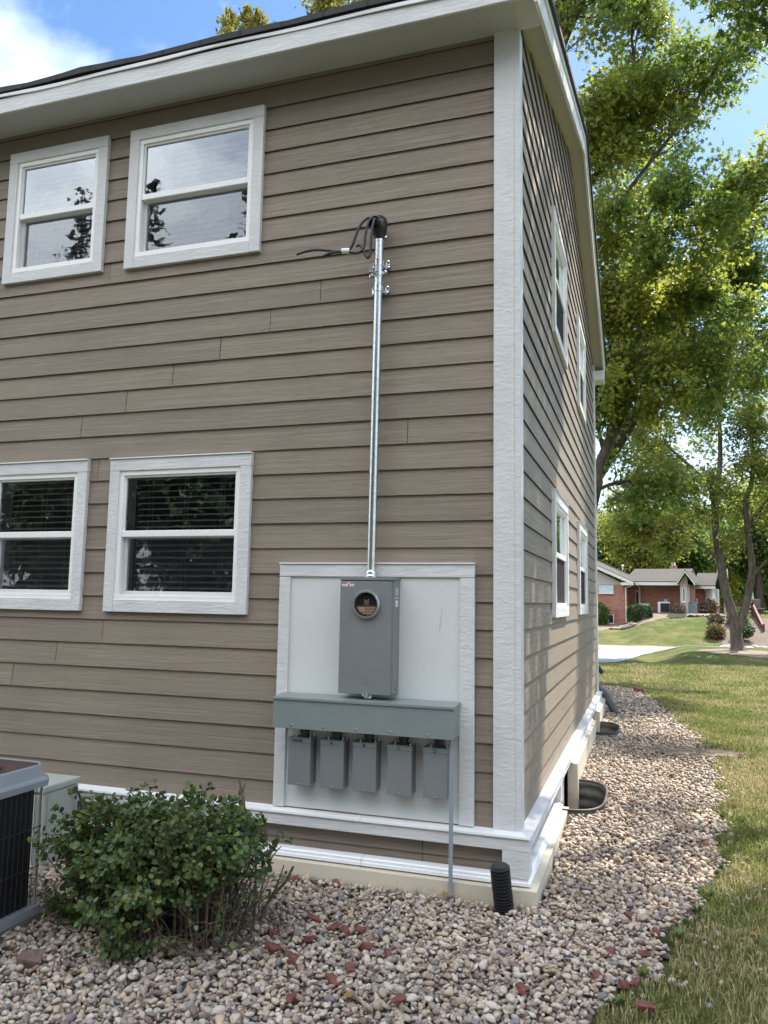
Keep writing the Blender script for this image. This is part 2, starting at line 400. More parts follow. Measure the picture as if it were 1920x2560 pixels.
# ================================================================== the house
HL=8.40; SLOPE=.339; Z0=.58; ROW=.178
house=empty('siding_house',(0,0,0),label='two-storey taupe lap-sided house with white trim and black shingle roof',cat='house')
def fr(u,d,z): return (u,-d,z)      # front wall, d = outwards
def rt(u,d,z): return (d,u,z)       # right wall
FW=[(-4.352,-3.350,4.422,5.584),(-3.134,-1.932,4.410,5.580),(-4.370,-3.362,1.706,2.876),(-3.149,-1.932,1.706,2.872)]
RW=[(2.06,3.30,4.31,5.53),(4.92,6.08,4.31,5.51),(1.93,3.18,1.700,2.820),(4.67,6.02,1.695,2.815)]
BOARD=(-1.675,-.285,.40,2.077)
def clip_poly(poly,f):
    out=[]
    for i in range(len(poly)):
        a,b=poly[i],poly[(i+1)%len(poly)]; fa,fb=f(a),f(b)
        if fa>=0: out.append(a)
        if (fa>=0)!=(fb>=0):
            t=fa/(fa-fb); out.append((a[0]+t*(b[0]-a[0]),a[1]+t*(b[1]-a[1])))
    return out
def lap_wall(mb,mp,u0,u1,zlo,zhi,holes,seams,gable=None,d_lip=.0,d_top=-.0145):
    k=0
    z=Z0-3*ROW
    rows=[]
    while z<zhi: rows.append((z,z+ROW)); z+=ROW
    jr=random.Random(int(u1*10)+9)
    for i,(a,b) in enumerate(rows):
        za=max(a,zlo); zb=min(b,zhi)
        if zb-za<.004: continue
        cuts=sorted([s for s in seams(i) if u0<s<u1]); us=[u0]+cuts+[u1]
        for j in range(len(us)-1):
            jd=jr.uniform(-.0012,.0012)
            A=us[j]+(.0024 if j>0 else 0); B=us[j+1]-(.0024 if j<len(us)-2 else 0)
            ov=[hh for hh in holes if hh[0]<B and hh[1]>A and hh[2]<zb and hh[3]>za]
            xs=sorted({A,B,*[max(A,min(B,x)) for hh in ov for x in hh[:2]]})
            idx={}; 
            for x0,x1 in zip(xs,xs[1:]):
                if x1-x0<.002: continue
                ivs=[(za,zb)]
                for hh in ov:
                    if hh[0]<=x0+1e-6 and hh[1]>=x1-1e-6:
                        n=[]
                        for p,q in ivs:
                            if hh[2]>p: n.append((p,min(q,hh[2])))
                            if hh[3]<q: n.append((max(p,hh[3]),q))
                        ivs=[w for w in n if w[1]-w[0]>.003]
                for p,q in ivs:
                    poly=[(x0,p),(x1,p),(x1,q),(x0,q)]
                    if gable:
                        for g in gable: poly=clip_poly(poly,g)
                        if len(poly)<3: continue
                    dd=lambda zz:d_lip+jd+(d_top-d_lip)*(zz-a)/ROW
                    b0=len(mb.v)
                    mb.v+=[mp(u,dd(zz),zz) for u,zz in poly]; mb.f.append(tuple(range(b0,b0+len(poly))))
                    if p<=a+1e-6:
                        lo=[i2 for i2,(u,zz) in enumerate(poly) if zz<=a+1e-6]
                        if len(lo)>=2:
                            ua=min(poly[i2][0] for i2 in lo); ub=max(poly[i2][0] for i2 in lo)
                            # thin butt edge joined to the board so that it is one island
                            ia=[i2 for i2 in lo if poly[i2][0]==ua][0]; ib=[i2 for i2 in lo if poly[i2][0]==ub][0]
                            c=len(mb.v); mb.v+=[mp(ua,-.0065,a+.0003),mp(ub,-.0065,a+.0003),mp(ua,-.0075,a+.03),mp(ub,-.0075,a+.03)]
                            mb.f.append((b0+ib,b0+ia,c,c+1)); mb.f.append((c+1,c,c+2,c+3))
SEAM={21:[-3.286],19:[-1.436],18:[-1.835],17:[-2.245],16:[-2.651],15:[-3.06],14:[-3.47],13:[-.762],12:[-3.285],5:[-3.16],4:[-3.578],3:[-3.986],2:[-6.0],29:[-1.327,-4.288],24:[-5.6],27:[-6.2]}
def seams_front(i):
    k=i-3
    return SEAM.get(k,[-6.5-(k%3)*.7])
rs=random.Random(4)
RS={i:[rs.uniform(1.2,7.5)] for i in range(60)}; RS[7]=[.55]; RS[6]=[3.2]
inset=.055
def inner(hh): return (hh[0]+inset,hh[1]-inset,hh[2]+inset,hh[3]-inset)
mb=MB()
lap_wall(mb,fr,-10.0,-.150,.412,5.775,[inner(q) for q in FW]+[(-1.66,-.30,.0,2.06)],seams_front)
lap_wall(mb,fr,-10.0,-.095,.15,.32,[],lambda i:[-.623,-4.2,-7.9])
mb.build('siding_wall',M['siding_front'],house,recalc=False)
gab=[lambda p:5.872+SLOPE*p[0]-p[1], lambda p:5.872+SLOPE*(HL-p[0])-p[1]]
mb=MB()
lap_wall(mb,rt,.02,HL-.02,.412,7.4,[inner(q) for q in RW],lambda i:RS[i],gable=gab)
lap_wall(mb,rt,.09,1.95,.15,.32,[],lambda i:[])
mb.build('siding_wall',M['siding_side'],house,recalc=False)
# sheathing behind the boards (with the window openings) and the room behind it
def cut_panel(mb,mp,u0,u1,z0,z1,d,holes,gable=None):
    us=sorted({u0,u1,*[x for q in holes for x in q[:2]]}); zs=sorted({z0,z1,*[x for q in holes for x in q[2:]]})
    for a,b in zip(us,us[1:]):
        for c,e in zip(zs,zs[1:]):
            if any(q[0]<=a+1e-6 and q[1]>=b-1e-6 and q[2]<=c+1e-6 and q[3]>=e-1e-6 for q in holes): continue
            poly=[(a,c),(b,c),(b,e),(a,e)]
            if gable:
                for g in gable: poly=clip_poly(poly,g)
                if len(poly)<3: continue
            mb.add([mp(u,d,z) for u,z in poly],[tuple(range(len(poly)))])
mb=MB(); cut_panel(mb,fr,-10,-.02,0,5.80,-.026,[inner(q) for q in FW]); cut_panel(mb,rt,.026,HL-.02,0,7.3,-.026,[inner(q) for q in RW]+[(2.0,2.86,-.5,.36),(5.95,6.75,-.5,.36)],gab)
mb.quad((-10,HL-.02,0),(-.02,HL-.02,0),(-.02,HL-.02,5.8),(-10,HL-.02,5.8)); mb.quad((-10,0,0),(-10,HL,0),(-10,HL,5.8),(-10,0,5.8))
mb.build('sheathing',M['sheathing'],house,recalc=False)
mb=MB()
mb.quad((-9.9,.9,0),(-.9,.9,0),(-.9,.9,3.1),(-9.9,.9,3.1)).quad((-9.9,2.6,3.1),(-2.2,2.6,3.1),(-2.2,2.6,5.8),(-9.9,2.6,5.8))
mb.quad((-.9,.9,0),(-.9,HL-.1,0),(-.9,HL-.1,3.1),(-.9,.9,3.1)).quad((-2.2,2.6,3.1),(-2.2,HL-.1,3.1),(-2.2,HL-.1,5.8),(-2.2,2.6,5.8))
mb.box(-9.9,-.04,.04,HL-.1,3.05,3.2); mb.box(-9.9,-.04,.04,HL-.1,5.62,5.7)
mb.box(-3.3,-3.22,.04,.9,1.0,3.05); mb.box(-3.3,-3.22,.04,2.6,3.2,5.6)
mb.build('room',M['interior'],house,recalc=False)
# rear wall siding (faces the trees)
# corner boards
def cboard(x0,x1,y0,y1,z0,z1): return MB().box(x0,x1,y0,y1,z0,z1,.003)
mb=MB(); mb.box(-.165,-.0263,-.016,.03,.412,5.775,.003); mb.build('corner_board',M['trim_v'],house)
mb=MB(); mb.box(-.026,.014,-.0145,.10,.412,5.775,.003); mb.build('corner_board',M['trim_v'],house)
mb=MB(); mb.box(-.03,.022,HL-.10,HL+.02,.412,5.85,.003); mb.build('corner_board',M['trim_v'],house)
# water table band, sloping cap, drip flashing, skirt
mb=MB(); mb.box(-10,.0655,-.0655,-.002,.318,.405,.003); mb.box(-.10,.0648,-.0645,-.003,.160,.317,.003); mb.build('water_table',M['trim_h'],house)
mb=MB(); mb.box(.0,.0655,-.064,1.99,.318,.404,.003); mb.box(.0,.0655,2.0,HL+.05,.325,.404,.003); mb.box(.0,.0645,-.062,.075,.161,.317,.003); mb.box(.002,.062,1.90,1.99,.165,.317,.003); mb.build('water_table',M['trim_h'],house)
def cap(mb,mp,u0,u1,miter0=False,miter1=False):
    # sloped top, 7 cm out, hemmed front
    prof=[(-.004,.424),(.076,.4075),(.078,.395),(.070,.394),(.069,.4035),(-.004,.418)]
    b=len(mb.v)
    for u,mi in ((u0,miter0),(u1,miter1)):
        for d,z in prof: mb.v.append(mp(u+(d if mi==1 else (-d if mi==-1 else 0)),d,z))
    n=len(prof)
    for k in range(n): mb.f.append((b+k,b+(k+1)%n,b+n+(k+1)%n,b+n+k))
    mb.f.append(tuple(b+k for k in range(n))); mb.f.append(tuple(b+n+k for k in range(n)))
mb=MB(); cap(mb,fr,-10,-1.0265); cap(mb,fr,-1.024,-.002,0,1); mb.build('water_table_cap',M['cap_white'],house)
mb=MB(); cap(mb,rt,.002,4.2,-1,0); cap(mb,rt,4.203,HL+.06); mb.build('water_table_cap',M['cap_white'],house)
def drip(mb,mp,u0,u1,m0=0,m1=0):
    prof=[(-.003,.172),(.050,.166),(.058,.158),(.058,.143),(.072,.140),(.074,.122),(.064,.121),(-.003,.121)]
    b=len(mb.v); n=len(prof)
    for u,mi in ((u0,m0),(u1,m1)):
        for d,z in prof: mb.v.append(mp(u+mi*d,d,z))
    for k in range(n): mb.f.append((b+k,b+(k+1)%n,b+n+(k+1)%n,b+n+k))
    mb.f.append(tuple(b+k for k in range(n))); mb.f.append(tuple(b+n+k for k in range(n)))
mb=MB(); drip(mb,fr,-10,-1.015); drip(mb,fr,-1.012,.0,0,1); mb.build('drip_edge',M['cap_white'],house)
mb=MB(); drip(mb,rt,0,1.93,-1,0); mb.build('drip_edge',M['cap_white'],house)
def skirt(x0,x1,y0,y1,z1): 
    return MB().box(x0,x1,y0,y1,-.25,z1,.004).build('skirt_board',M['cream'],house)
skirt(-10,.1135,-.1135,.02,.112); 
MB().box(.02,.116,-.1145,1.985,-.25,.1135,.004).build('skirt_board',M['cream'],house)
MB().box(.022,.118,2.90,5.92,-.45,.300,.004).build('skirt_board',M['cream'],house)
MB().box(.022,.118,6.80,HL+.08,-.35,.300,.004).build('skirt_board',M['cream'],house)
mb=MB(); mb.box(.0,.082,2.86,5.93,.302,.317,.002).box(.0,.070,2.84,5.95,.3175,.3245,.001); mb.box(.0,.082,6.78,HL+.06,.302,.317,.002); mb.build('drip_edge',M['cap_white'],house)
# masonry and basement windows in the two gaps of the skirt
for a,b in((2.0,2.88),(5.94,6.79)):
    MB().box(-.05,-.006,a,a+.12,-.279,.33).box(-.05,-.006,b-.15,b,-.279,.33).box(-.05,-.005,a,b,-.5,-.28).build('foundation_wall',M['brick'],house)
for y0,y1 in((2.12,2.72),(6.05,6.65)):
    mb=MB(); mb.box(-.05,.004,y0,y1,.25,.32,.004).box(-.05,.002,y0,y0+.05,-.28,.25,.004).box(-.05,.002,y1-.05,y1,-.28,.25,.004).box(-.05,.002,y0+.05,y1-.05,-.28,-.24,.004)
    w=mb.build('basement_window',M['vinyl'],house)
    MB().quad((-.02,y0+.05,-.24),(-.02,y1-.05,-.24),(-.02,y1-.05,.25),(-.02,y0+.05,.25)).build('glass_pane',M['glass'],w,recalc=False)
# electrical backing board with frame
x0,x1,z0,z1=BOARD
mb=MB(); mb.box(x0+.03,x1-.03,-.016,.02,.424,2.0,.002); mb.build('backing_board',M['white_board'],house)
for A,B in((x0,x0+.083),(x1-.096,x1)): MB().box(A,B,-.030,.0,.424,1.978,.003).build('board_frame',M['trim_v'],house)
mb=MB(); mb.box(x0,x1,-.031,.0,1.981,2.066,.003); mb.build('board_frame',M['trim_h'],house)
mb=MB(); mb.box(x0-.002,x1+.002,-.040,.0,2.068,2.0775,.001); mb.build('head_flashing',M['cap_white'],house)
MB().box(x0+.084,x1-.097,-.0172,-.010,.4235,.4285).box(x0+.3,x0+.62,-.0185,-.0173,.4238,.4300).build('gap_strip',M['wood_gap'],house)
# a smudge scratched on the board
mb=MB(); mb.add([(-.522,-.0168,1.60),(-.519,-.0168,1.66),(-.508,-.0168,1.735),(-.498,-.0168,1.80),(-.503,-.0168,1.74),(-.513,-.0168,1.66)],[(0,1,5),(1,2,4,5),(2,3,4)])
mb.build('scuff_mark',plain('scuff',(.45,.46,.46),.6,var=.25,scale=60),house,recalc=False)
# ------------------------------------------------------------------ windows
def window(mp,q,flash,side,slats=1.0,reflect=False,screen='screen'):
    u0,u1,z0,z1=q
    def bx(mb,a,b,d0,d1,c,e,bev=.003):
        p=mp(a,d0,c); r=mp(b,d1,e); mb.box(min(p[0],r[0]),max(p[0],r[0]),min(p[1],r[1]),max(p[1],r[1]),min(p[2],r[2]),max(p[2],r[2]),bev)
    cs=.088; ct=.092
    a,b,c,e=u0+cs,u1-cs,z0+ct,z1-ct; f=.036
    mb=MB(); bx(mb,a-.01,a+f,-.09,.016,c+f-.001,e-f+.001); bx(mb,b-f,b+.01,-.09,.016,c+f-.001,e-f+.001); bx(mb,a-.01,b+.01,-.09,.017,e-f,e+.01); bx(mb,a-.01,b+.01,-.09,.018,c-.01,c+f)
    w=mb.build('window',M['vinyl'],house)
    for A,B in((u0,u0+cs),(u1-cs,u1)):
        mb=MB(); bx(mb,A,B,-.01,.028,z0+.001,z1-ct); mb.build('casing',M['trim_v'],w)
    mb=MB(); bx(mb,u0-.001,u1+.001,-.01,.029,z1-ct+.001,z1); mb.build('casing',M['trim_h'],w)
    mb=MB(); bx(mb,u0+cs+.001,u1-cs-.001,-.01,.0275,z0,z0+ct); mb.build('casing',M['trim_h'],w)
    if flash:
        mb=MB(); bx(mb,u0-.003,u1+.003,-.01,.040,z1+.001,z1+.011,.001); mb.build('head_flashing',M['cap_white'],w)
    zm=c+(e-c)*.505
    mb=MB(); bx(mb,a+f,b-f,-.03,.010,zm-.022,zm+.026,.004); bx(mb,a+f,b-f,-.025,.003,e-f-.016,e-f+.001)
    for s0 in(a+f-.001,b-f-.013): bx(mb,s0,s0+.014,-.025,.003,zm+.026,e-f-.016,.002)
    mb.build('sash',M['vinyl'],w)
    mb=MB(); bx(mb,a+f,a+f+.026,-.062,-.030,c+f,zm-.022,.003); bx(mb,b-f-.026,b-f,-.062,-.030,c+f,zm-.022,.003); bx(mb,a+f,b-f,-.0625,-.0305,c+f-.001,c+f+.030,.003); bx(mb,a+f,b-f,-.0625,-.0305,zm-.03,zm-.012,.003)
    mb.build('sash',M['vinyl'],w)
    MB().add([mp(a+f,-.012,zm+.02),mp(b-f,-.012,zm+.02),mp(b-f,-.012,e-f),mp(a+f,-.012,e-f)],[(0,1,2,3)]).build('glass_pane',M['glass'],w,recalc=False)
    MB().add([mp(a+f,-.046,c+f),mp(b-f,-.046,c+f),mp(b-f,-.046,zm-.02),mp(a+f,-.046,zm-.02)],[(0,1,2,3)]).build('glass_pane',M['glass'],w,recalc=False)
    MB().add([mp(a+f,-.0065,c+f),mp(b-f,-.0065,c+f),mp(b-f,-.0065,zm-.02),mp(a+f,-.0065,zm-.02)],[(0,1,2,3)]).build('insect_screen',M[screen],w,recalc=False)
    # blind: tilted slats, ladder cords
    mb=MB(); z=e-.055; g=random.Random(int(u0*100)+int(z0*10)); tilt=.006
    bx(mb,a+.02,b-.02,-.128,-.075,e-.045,e-.005,.002)
    while z>c+.03:
        dz=g.uniform(-.002,.002); s=g.uniform(-.003,.003)
        A=a+f+.07 if side=='front' else a+.03
        p=[mp(A,-.078,z+dz-tilt),mp(b-.012,-.078,z+dz+s-tilt),mp(b-.012,-.126,z+dz+s+tilt),mp(A,-.126,z+dz+tilt)]
        t=[(x,y,zz+.0055) for x,y,zz in p]
        mb.add(p+t,[(0,1,2,3),(7,6,5,4),(0,4,5,1),(1,5,6,2),(2,6,7,3),(3,7,4,0)]); z-=.0465
    for fx in(.2,.5,.8):
        u=a+(b-a)*fx
        for d in(-.077,-.127): mb.tube([mp(u,d,c+.02),mp(u,d,e-.03)],.0012,4)
    mb.build('blind',M['blind'],w)
    # painted jamb liner closing the reveal
    mb=MB()
    for A,B in((a-.012,a-.002),(b+.002,b+.012)): bx(mb,A,B,-.2,-.09,c,e,0)
    bx(mb,a,b,-.2,-.09,c-.012,c-.002,0); bx(mb,a,b,-.2,-.09,e+.002,e+.012,0)
    mb.build('jamb',M['white_smooth'],w)
    return w
for i,q in enumerate(FW): window(fr,q,i>=2,'front')
for i,q in enumerate(RW): window(rt,q,i>=2,'right',screen='screen_dense')
# ------------------------------------------------------------------ roof, fascia, soffit
RZ=5.872; OH=.30; OR=.150; LX=-10.6
def roof_z(y): return RZ+SLOPE*(y if y<HL/2 else HL-y)
ya,yb=-OH-.045,HL+OH+.045
N=60
mb=MB()
# shingle slab with a slightly wavy lower edge, two slopes
rg=random.Random(3)
def slab(ys,yr,sgn):
    xs=np.linspace(LX,OR+.062,N+1); b=len(mb.v)
    for x in xs:
        wv=rg.uniform(-.004,.004)+.004*math.sin(x*5.1)
        for y,t in((ys,1),(yr,0)):
            zz=roof_z(max(min(y,HL/2),-9) if sgn>0 else y) if False else RZ+SLOPE*(y if sgn>0 else HL-y)
            mb.v.append((x,y-sgn*wv*t,zz+.165)); mb.v.append((x,y-sgn*wv*t,zz+.208+wv*t))
    for i in range(N):
        a=b+i*4; c=a+4
        mb.f+= [(a+1,c+1,c+3,a+3),(a,a+2,c+2,c),(a,c,c+1,a+1),(a+2,a+3,c+3,c+2)]
    mb.f+=[(b,b+1,b+3,b+2),(b+N*4,b+N*4+2,b+N*4+3,b+N*4+1)]
slab(ya,HL/2,1); slab(yb,HL/2,-1)
roof=mb.build('roof',M['shingle'],house)
mb=MB(); b=0
for y0,y1 in((-OH,HL/2),(HL+OH,HL/2)):
    q=lambda y:RZ+SLOPE*(y if y<HL/2+1e-6 else HL-y)
    mb.add([(LX,y0,q(y0)+.12),(OR,y0,q(y0)+.12),(OR,y1,q(y1)+.12),(LX,y1,q(y1)+.12),(LX,y0,q(y0)+.155),(OR,y0,q(y0)+.155),(OR,y1,q(y1)+.155),(LX,y1,q(y1)+.155)],[(0,1,2,3),(7,6,5,4),(0,4,5,1),(1,5,6,2),(2,6,7,3),(3,7,4,0)])
mb.build('roof_deck',M['sheathing'],house)
FB=RZ-SLOPE*OH-.022      # fascia bottom
mb=MB(); mb.box(LX,OR,-OH-.022,-OH,FB,FB+.128,.003); mb.build('fascia',M['trim_h'],house)
mb=MB(); mb.box(LX,OR,HL+OH,HL+OH+.022,FB,FB+.128,.003); mb.build('fascia',M['trim_h'],house)
# wavy metal drip edge over the fascia
mb=MB(); xs=np.linspace(LX,OR+.024,140)
for i,x in enumerate(xs):
    w=.004*math.sin(x*2.3)+.003*math.sin(x*5.7+1); zt=FB+.158+w; yy=-OH-.034+.004*math.sin(x*3.1)
    mb.v+= [(x,-OH+.02,zt+.012),(x,yy,zt),(x,yy-.001,zt-.026+w*.6),(x,yy+.008,zt-.028+w*.6)]
for i in range(len(xs)-1):
    for k in range(3): a=i*4+k; mb.f.append((a,a+4,a+5,a+1))
mb.build('drip_edge',M['white_smooth'],house,recalc=False)
def rake(mb,x0,x1,zb,zt,ends=True):
    for s in(0,1):
        y0=-OH-.02 if s==0 else HL+OH+.02; ym=HL/2
        f=lambda y:RZ+SLOPE*(y if s==0 else HL-y)
        P=[(y0,f(y0)),(ym,f(ym))]
        vs=[(x,y,z+o) for x in(x0,x1) for (y,z) in P for o in(zb,zt)]
        mb.add(vs,[(0,1,3,2),(4,6,7,5),(0,4,5,1),(2,3,7,6),(0,2,6,4),(1,5,7,3)])
mb=MB(); rake(mb,OR,OR+.024,-.06,.125); mb.build('fascia',M['white_smooth'],house)
mb=MB(); rake(mb,OR+.024,OR+.036,.105,.163); mb.build('drip_edge',M['white_smooth'],house)
# soffits: perforated level one at the eave, plain sloping one under the rake
mb=MB(); mb.box(LX,.0,-OH,.004,5.772,5.782); mb.build('soffit',M['soffit'],house)
mb=MB(); mb.box(LX,.0,HL,HL+OH,5.772,5.782); mb.build('soffit',M['soffit'],house)
mb=MB()
for s in(0,1):
    y0=-OH if s==0 else HL+OH; f=lambda y:RZ+SLOPE*(y if s==0 else HL-y)-.004
    mb.add([(-.03,y0,f(y0)),(OR,y0,f(y0)),(OR,HL/2,f(HL/2)),(-.03,HL/2,f(HL/2))],[(0,1,2,3)])
mb.build('soffit',M['soffit_plain'],house,recalc=False)
MB().box(.0005,OR-.001,-OH+.0005,.0,5.770,5.779).build('soffit',M['soffit_plain'],house); MB().box(-.0,OR+.02,HL-.02,HL+OH+.02,5.60,5.76,.004).build('eave_return',M['white_smooth'],house)
# downspout at the far corner
mb=MB(); mb.tube([(-.12,HL+.10,5.6),(-.12,HL+.10,.95),(-.02,HL+.16,.82),(.07,HL+.20,.70)],.04,8); mb.build('downspout',M['ac_top'],house,smooth=True)
# ================================================================== electrical gear on the wall
def text(body,loc,size,parent,mat='ink',name='lettering',rot=(R_(90),0,0),bold=.0,ax='CENTER'):
    c=D.curves.new(name,'FONT'); c.body=body; c.size=size; c.align_x=ax; c.align_y='CENTER'; c.extrude=.0004; c.offset=bold
    c.materials.append(M[mat]); t=D.objects.new(name,c); COL.objects.link(t); bpy.context.view_layer.update()
    me=D.meshes.new_from_object(t.evaluated_get(bpy.context.evaluated_depsgraph_get())); D.objects.remove(t)
    o=D.objects.new(name,me); COL.objects.link(o); o.rotation_euler=rot; o.parent=parent; o.location=loc
    return o
def screw(mb,x,y,z,r=.007):
    mb.lathe([(r*1.25,0),(r*1.25,.0025),(r*.8,.003),(r*.75,.006),(.001,.007)],(x,y,z),'y',10)
# meter box
meter=empty('meter_box',(-.98,-.016,1.22),label='tall grey electric meter box with round black window on the white board',cat='meter box')
mp_=lambda ob:setattr(ob,'location',(.98,.016,-1.22)) or ob
def P(mb,name,mat,root,smooth=False):
    o=mb.build(name,M[mat],root,smooth); o.location=-Vector(root.location); return o
mb=MB(); mb.box(-1.166,-.792,-.140,-.0165,1.222,1.960,.006); P(mb,'body',"grey_paint_warm",meter)
mb=MB(); mb.box(-1.170,-.806,-.1475,-.139,1.214,1.948,.004); P(mb,'cover','grey_paint_warm',meter)
mb=MB(); mb.box(-1.172,-.788,-.1505,-.0162,1.955,1.973,.003); P(mb,'top_cap','grey_paint_warm',meter)
mb=MB(); mb.lathe([(.098,-.004),(.098,.006),(.094,.018),(.088,.026),(.080,.026),(.079,.012),(.079,-.004)],(-.980,-.1475,1.796),'y',48); P(mb,'meter_ring','frame_ring',meter,True)
disc=MB().lathe([(.001,.0),(.0795,.0),(.0795,.003),(.001,.0035)],(-.980,-.1475,1.796),'y',40); dk=P(disc,'cover_disc','meter_glass',meter)
# printed flag and text lines on the disc
def chord(z): return math.sqrt(max(0,.071**2-(z-1.796)**2))
mb=MB()
mb.add([(-.980-chord(1.781)+.002,-.1512,1.781),(-.992,-.1512,1.781),(-.992,-.1512,1.747),(-.980-chord(1.747)+.002,-.1512,1.747)],[(0,1,2,3)])
for k in range(6):
    zt=1.781-k*.0105; zb=zt-.0055
    L=-.990 if k<3 else -.980-chord(zb)+.004
    mb.add([(L,-.1512,zt),(-.980+chord(zt)-.003,-.1512,zt),(-.980+chord(zb)-.003,-.1512,zb),(L,-.1512,zb)],[(0,1,2,3)])
mb.add([(-1.045,-.1512,1.7875),(-.915,-.1512,1.7875),(-.915,-.1512,1.7865),(-1.045,-.1512,1.7865)],[(0,1,2,3)])
for z,w in((1.808,.018),(1.812,.020),(1.802,.012),(1.797,.019)): mb.add([(-.980-w,-.1512,z+.001),(-.980+w,-.1512,z+.001),(-.980+w,-.1512,z-.0008),(-.980-w,-.1512,z-.0008)],[(0,1,2,3)])
for sx in(-1,1):
    pts=[(-.980+sx*(.011+.004*math.cos(a)),-.1513,1.823+.009*math.sin(a)) for a in np.linspace(-1.3,1.3,8)]
    mb.tube(pts,.0012,4)
mb.box(-.985,-.975,-.1515,-.1511,1.816,1.824)
o=mb.build('printed_emblem',M['tan_print'],dk,recalc=False)
mb=MB()
for i in range(7):
    for j in range(4):
        x=-1.040+i*.0068; z=1.7775-j*.008
        if x>-.980-chord(z)+.008: mb.box(x,x+.0025,-.1515,-.1513,z,z+.0025)
mb.build('star_dots',M['ink'],dk,recalc=False)
mb=MB(); mb.box(-1.158,-1.072,-.1483,-.1474,1.915,1.938); st=P(mb,'warning_sticker','sticker',meter)
mb=MB(); mb.box(-1.157,-1.122,-.1487,-.1482,1.929,1.9375).box(-1.102,-1.073,-.1487,-.1482,1.929,1.9375); mb.build('red_band',M['sticker_red'],st)
mb=MB(); 
mb.lathe([(.001,0),(.006,0),(.006,.0006),(.001,.0007)],(-1.110,-.1484,1.924),'y',10); mb.box(-1.118,-1.110,-.1489,-.1484,1.930,1.933).box(-1.113,-1.107,-.1489,-.1484,1.916,1.922)
for k in range(3):
    mb.box(-1.155,-1.126,-.1487,-.1484,1.918+k*.003,1.9188+k*.003).box(-1.100,-1.076,-.1487,-.1484,1.918+k*.003,1.9188+k*.003)
mb.build('print',M['ink'],st)
mb=MB(); mb.box(-.7925,-.7912,-.112,-.062,1.860,1.905); s2=P(mb,'side_sticker','sticker_blue',meter)
mb=MB(); [mb.box(-.7915,-.7908,-.104,-.072,1.87+k*.008,1.873+k*.008) for k in range(4)]; mb.build('print',M['pvc_grey'],s2)
mb=MB(); mb.box(-.7925,-.7912,-.112,-.062,1.785,1.845); s3=P(mb,'side_sticker','sticker',meter)
mb=MB(); mb.box(-.7915,-.7908,-.103,-.072,1.825,1.840); mb.build('print',M['ink'],s3)
mb=MB(); [mb.box(-.7915,-.7908,-.106,-.070,1.79+k*.006,1.792+k*.006) for k in range(5)]; mb.build('print',M['pvc_grey'],s3)
mb=MB(); mb.lathe([(.036,0),(.036,.002),(.031,.002),(.031,.0005),(.024,.0005),(.024,.002),(.020,.002),(.001,.002)],(-.7925,-.078,1.275),'x',24); P(mb,'knockout','grey_paint_warm',meter)
mb=MB(); [mb.tube([(-.985+.018*math.cos(a),-.1478,1.312+.012*math.sin(a)) for a in np.linspace(0,6.28,16)],.0012,4)]; mb.box(-1.02,-.950,-.1486,-.147,1.284,1.288).box(-1.005,-.965,-.1486,-.147,1.292,1.296); P(mb,'embossed_mark','grey_paint_warm',meter)
mb=MB(); mb.box(-1.0,-.955,-.156,-.120,1.203,1.216,.003); mb.tube([(-.985,-.15,1.20),(-.99,-.152,1.222),(-.972,-.153,1.226),(-.962,-.15,1.205)],.005,6); P(mb,'latch','steel',meter,True)
# nipple between meter box and trough
nip=MB(); nip.lathe([(.030,0),(.030,.012),(.024,.012),(.024,.03)],(-.978,-.085,1.186),'z',16); P(nip,'nipple','steel',meter,True)
# wiring trough
tr=empty('wiring_trough',(-.99,-.03,.98),label='long grey metal wiring trough with lid under the meter box',cat='wiring trough')
mb=MB(); mb.box(-1.602,-.377,-.196,-.0315,.978,1.166,.003); P(mb,'body','grey_paint',tr)
mb=MB(); mb.box(-1.609,-.3735,-.203,-.198,.974,1.160,.002); P(mb,'cover','grey_paint',tr)
mb=MB()
mb.add([(-1.612,-.212,1.160),(-.370,-.212,1.160),(-.370,-.0305,1.172),(-1.612,-.0305,1.172),(-1.612,-.212,1.174),(-.370,-.212,1.174),(-.370,-.0305,1.186),(-1.612,-.0305,1.186)],[(3,2,1,0),(4,5,6,7),(0,1,5,4),(1,2,6,5),(2,3,7,6),(3,0,4,7)]); P(mb,'lid','grey_paint',tr)
for x in(-1.474,-1.249,-1.020,-.786,-.546):
    mb=MB(); screw(mb,x,-.203,.998,.0065); P(mb,'screw','zinc_bright',tr,True)
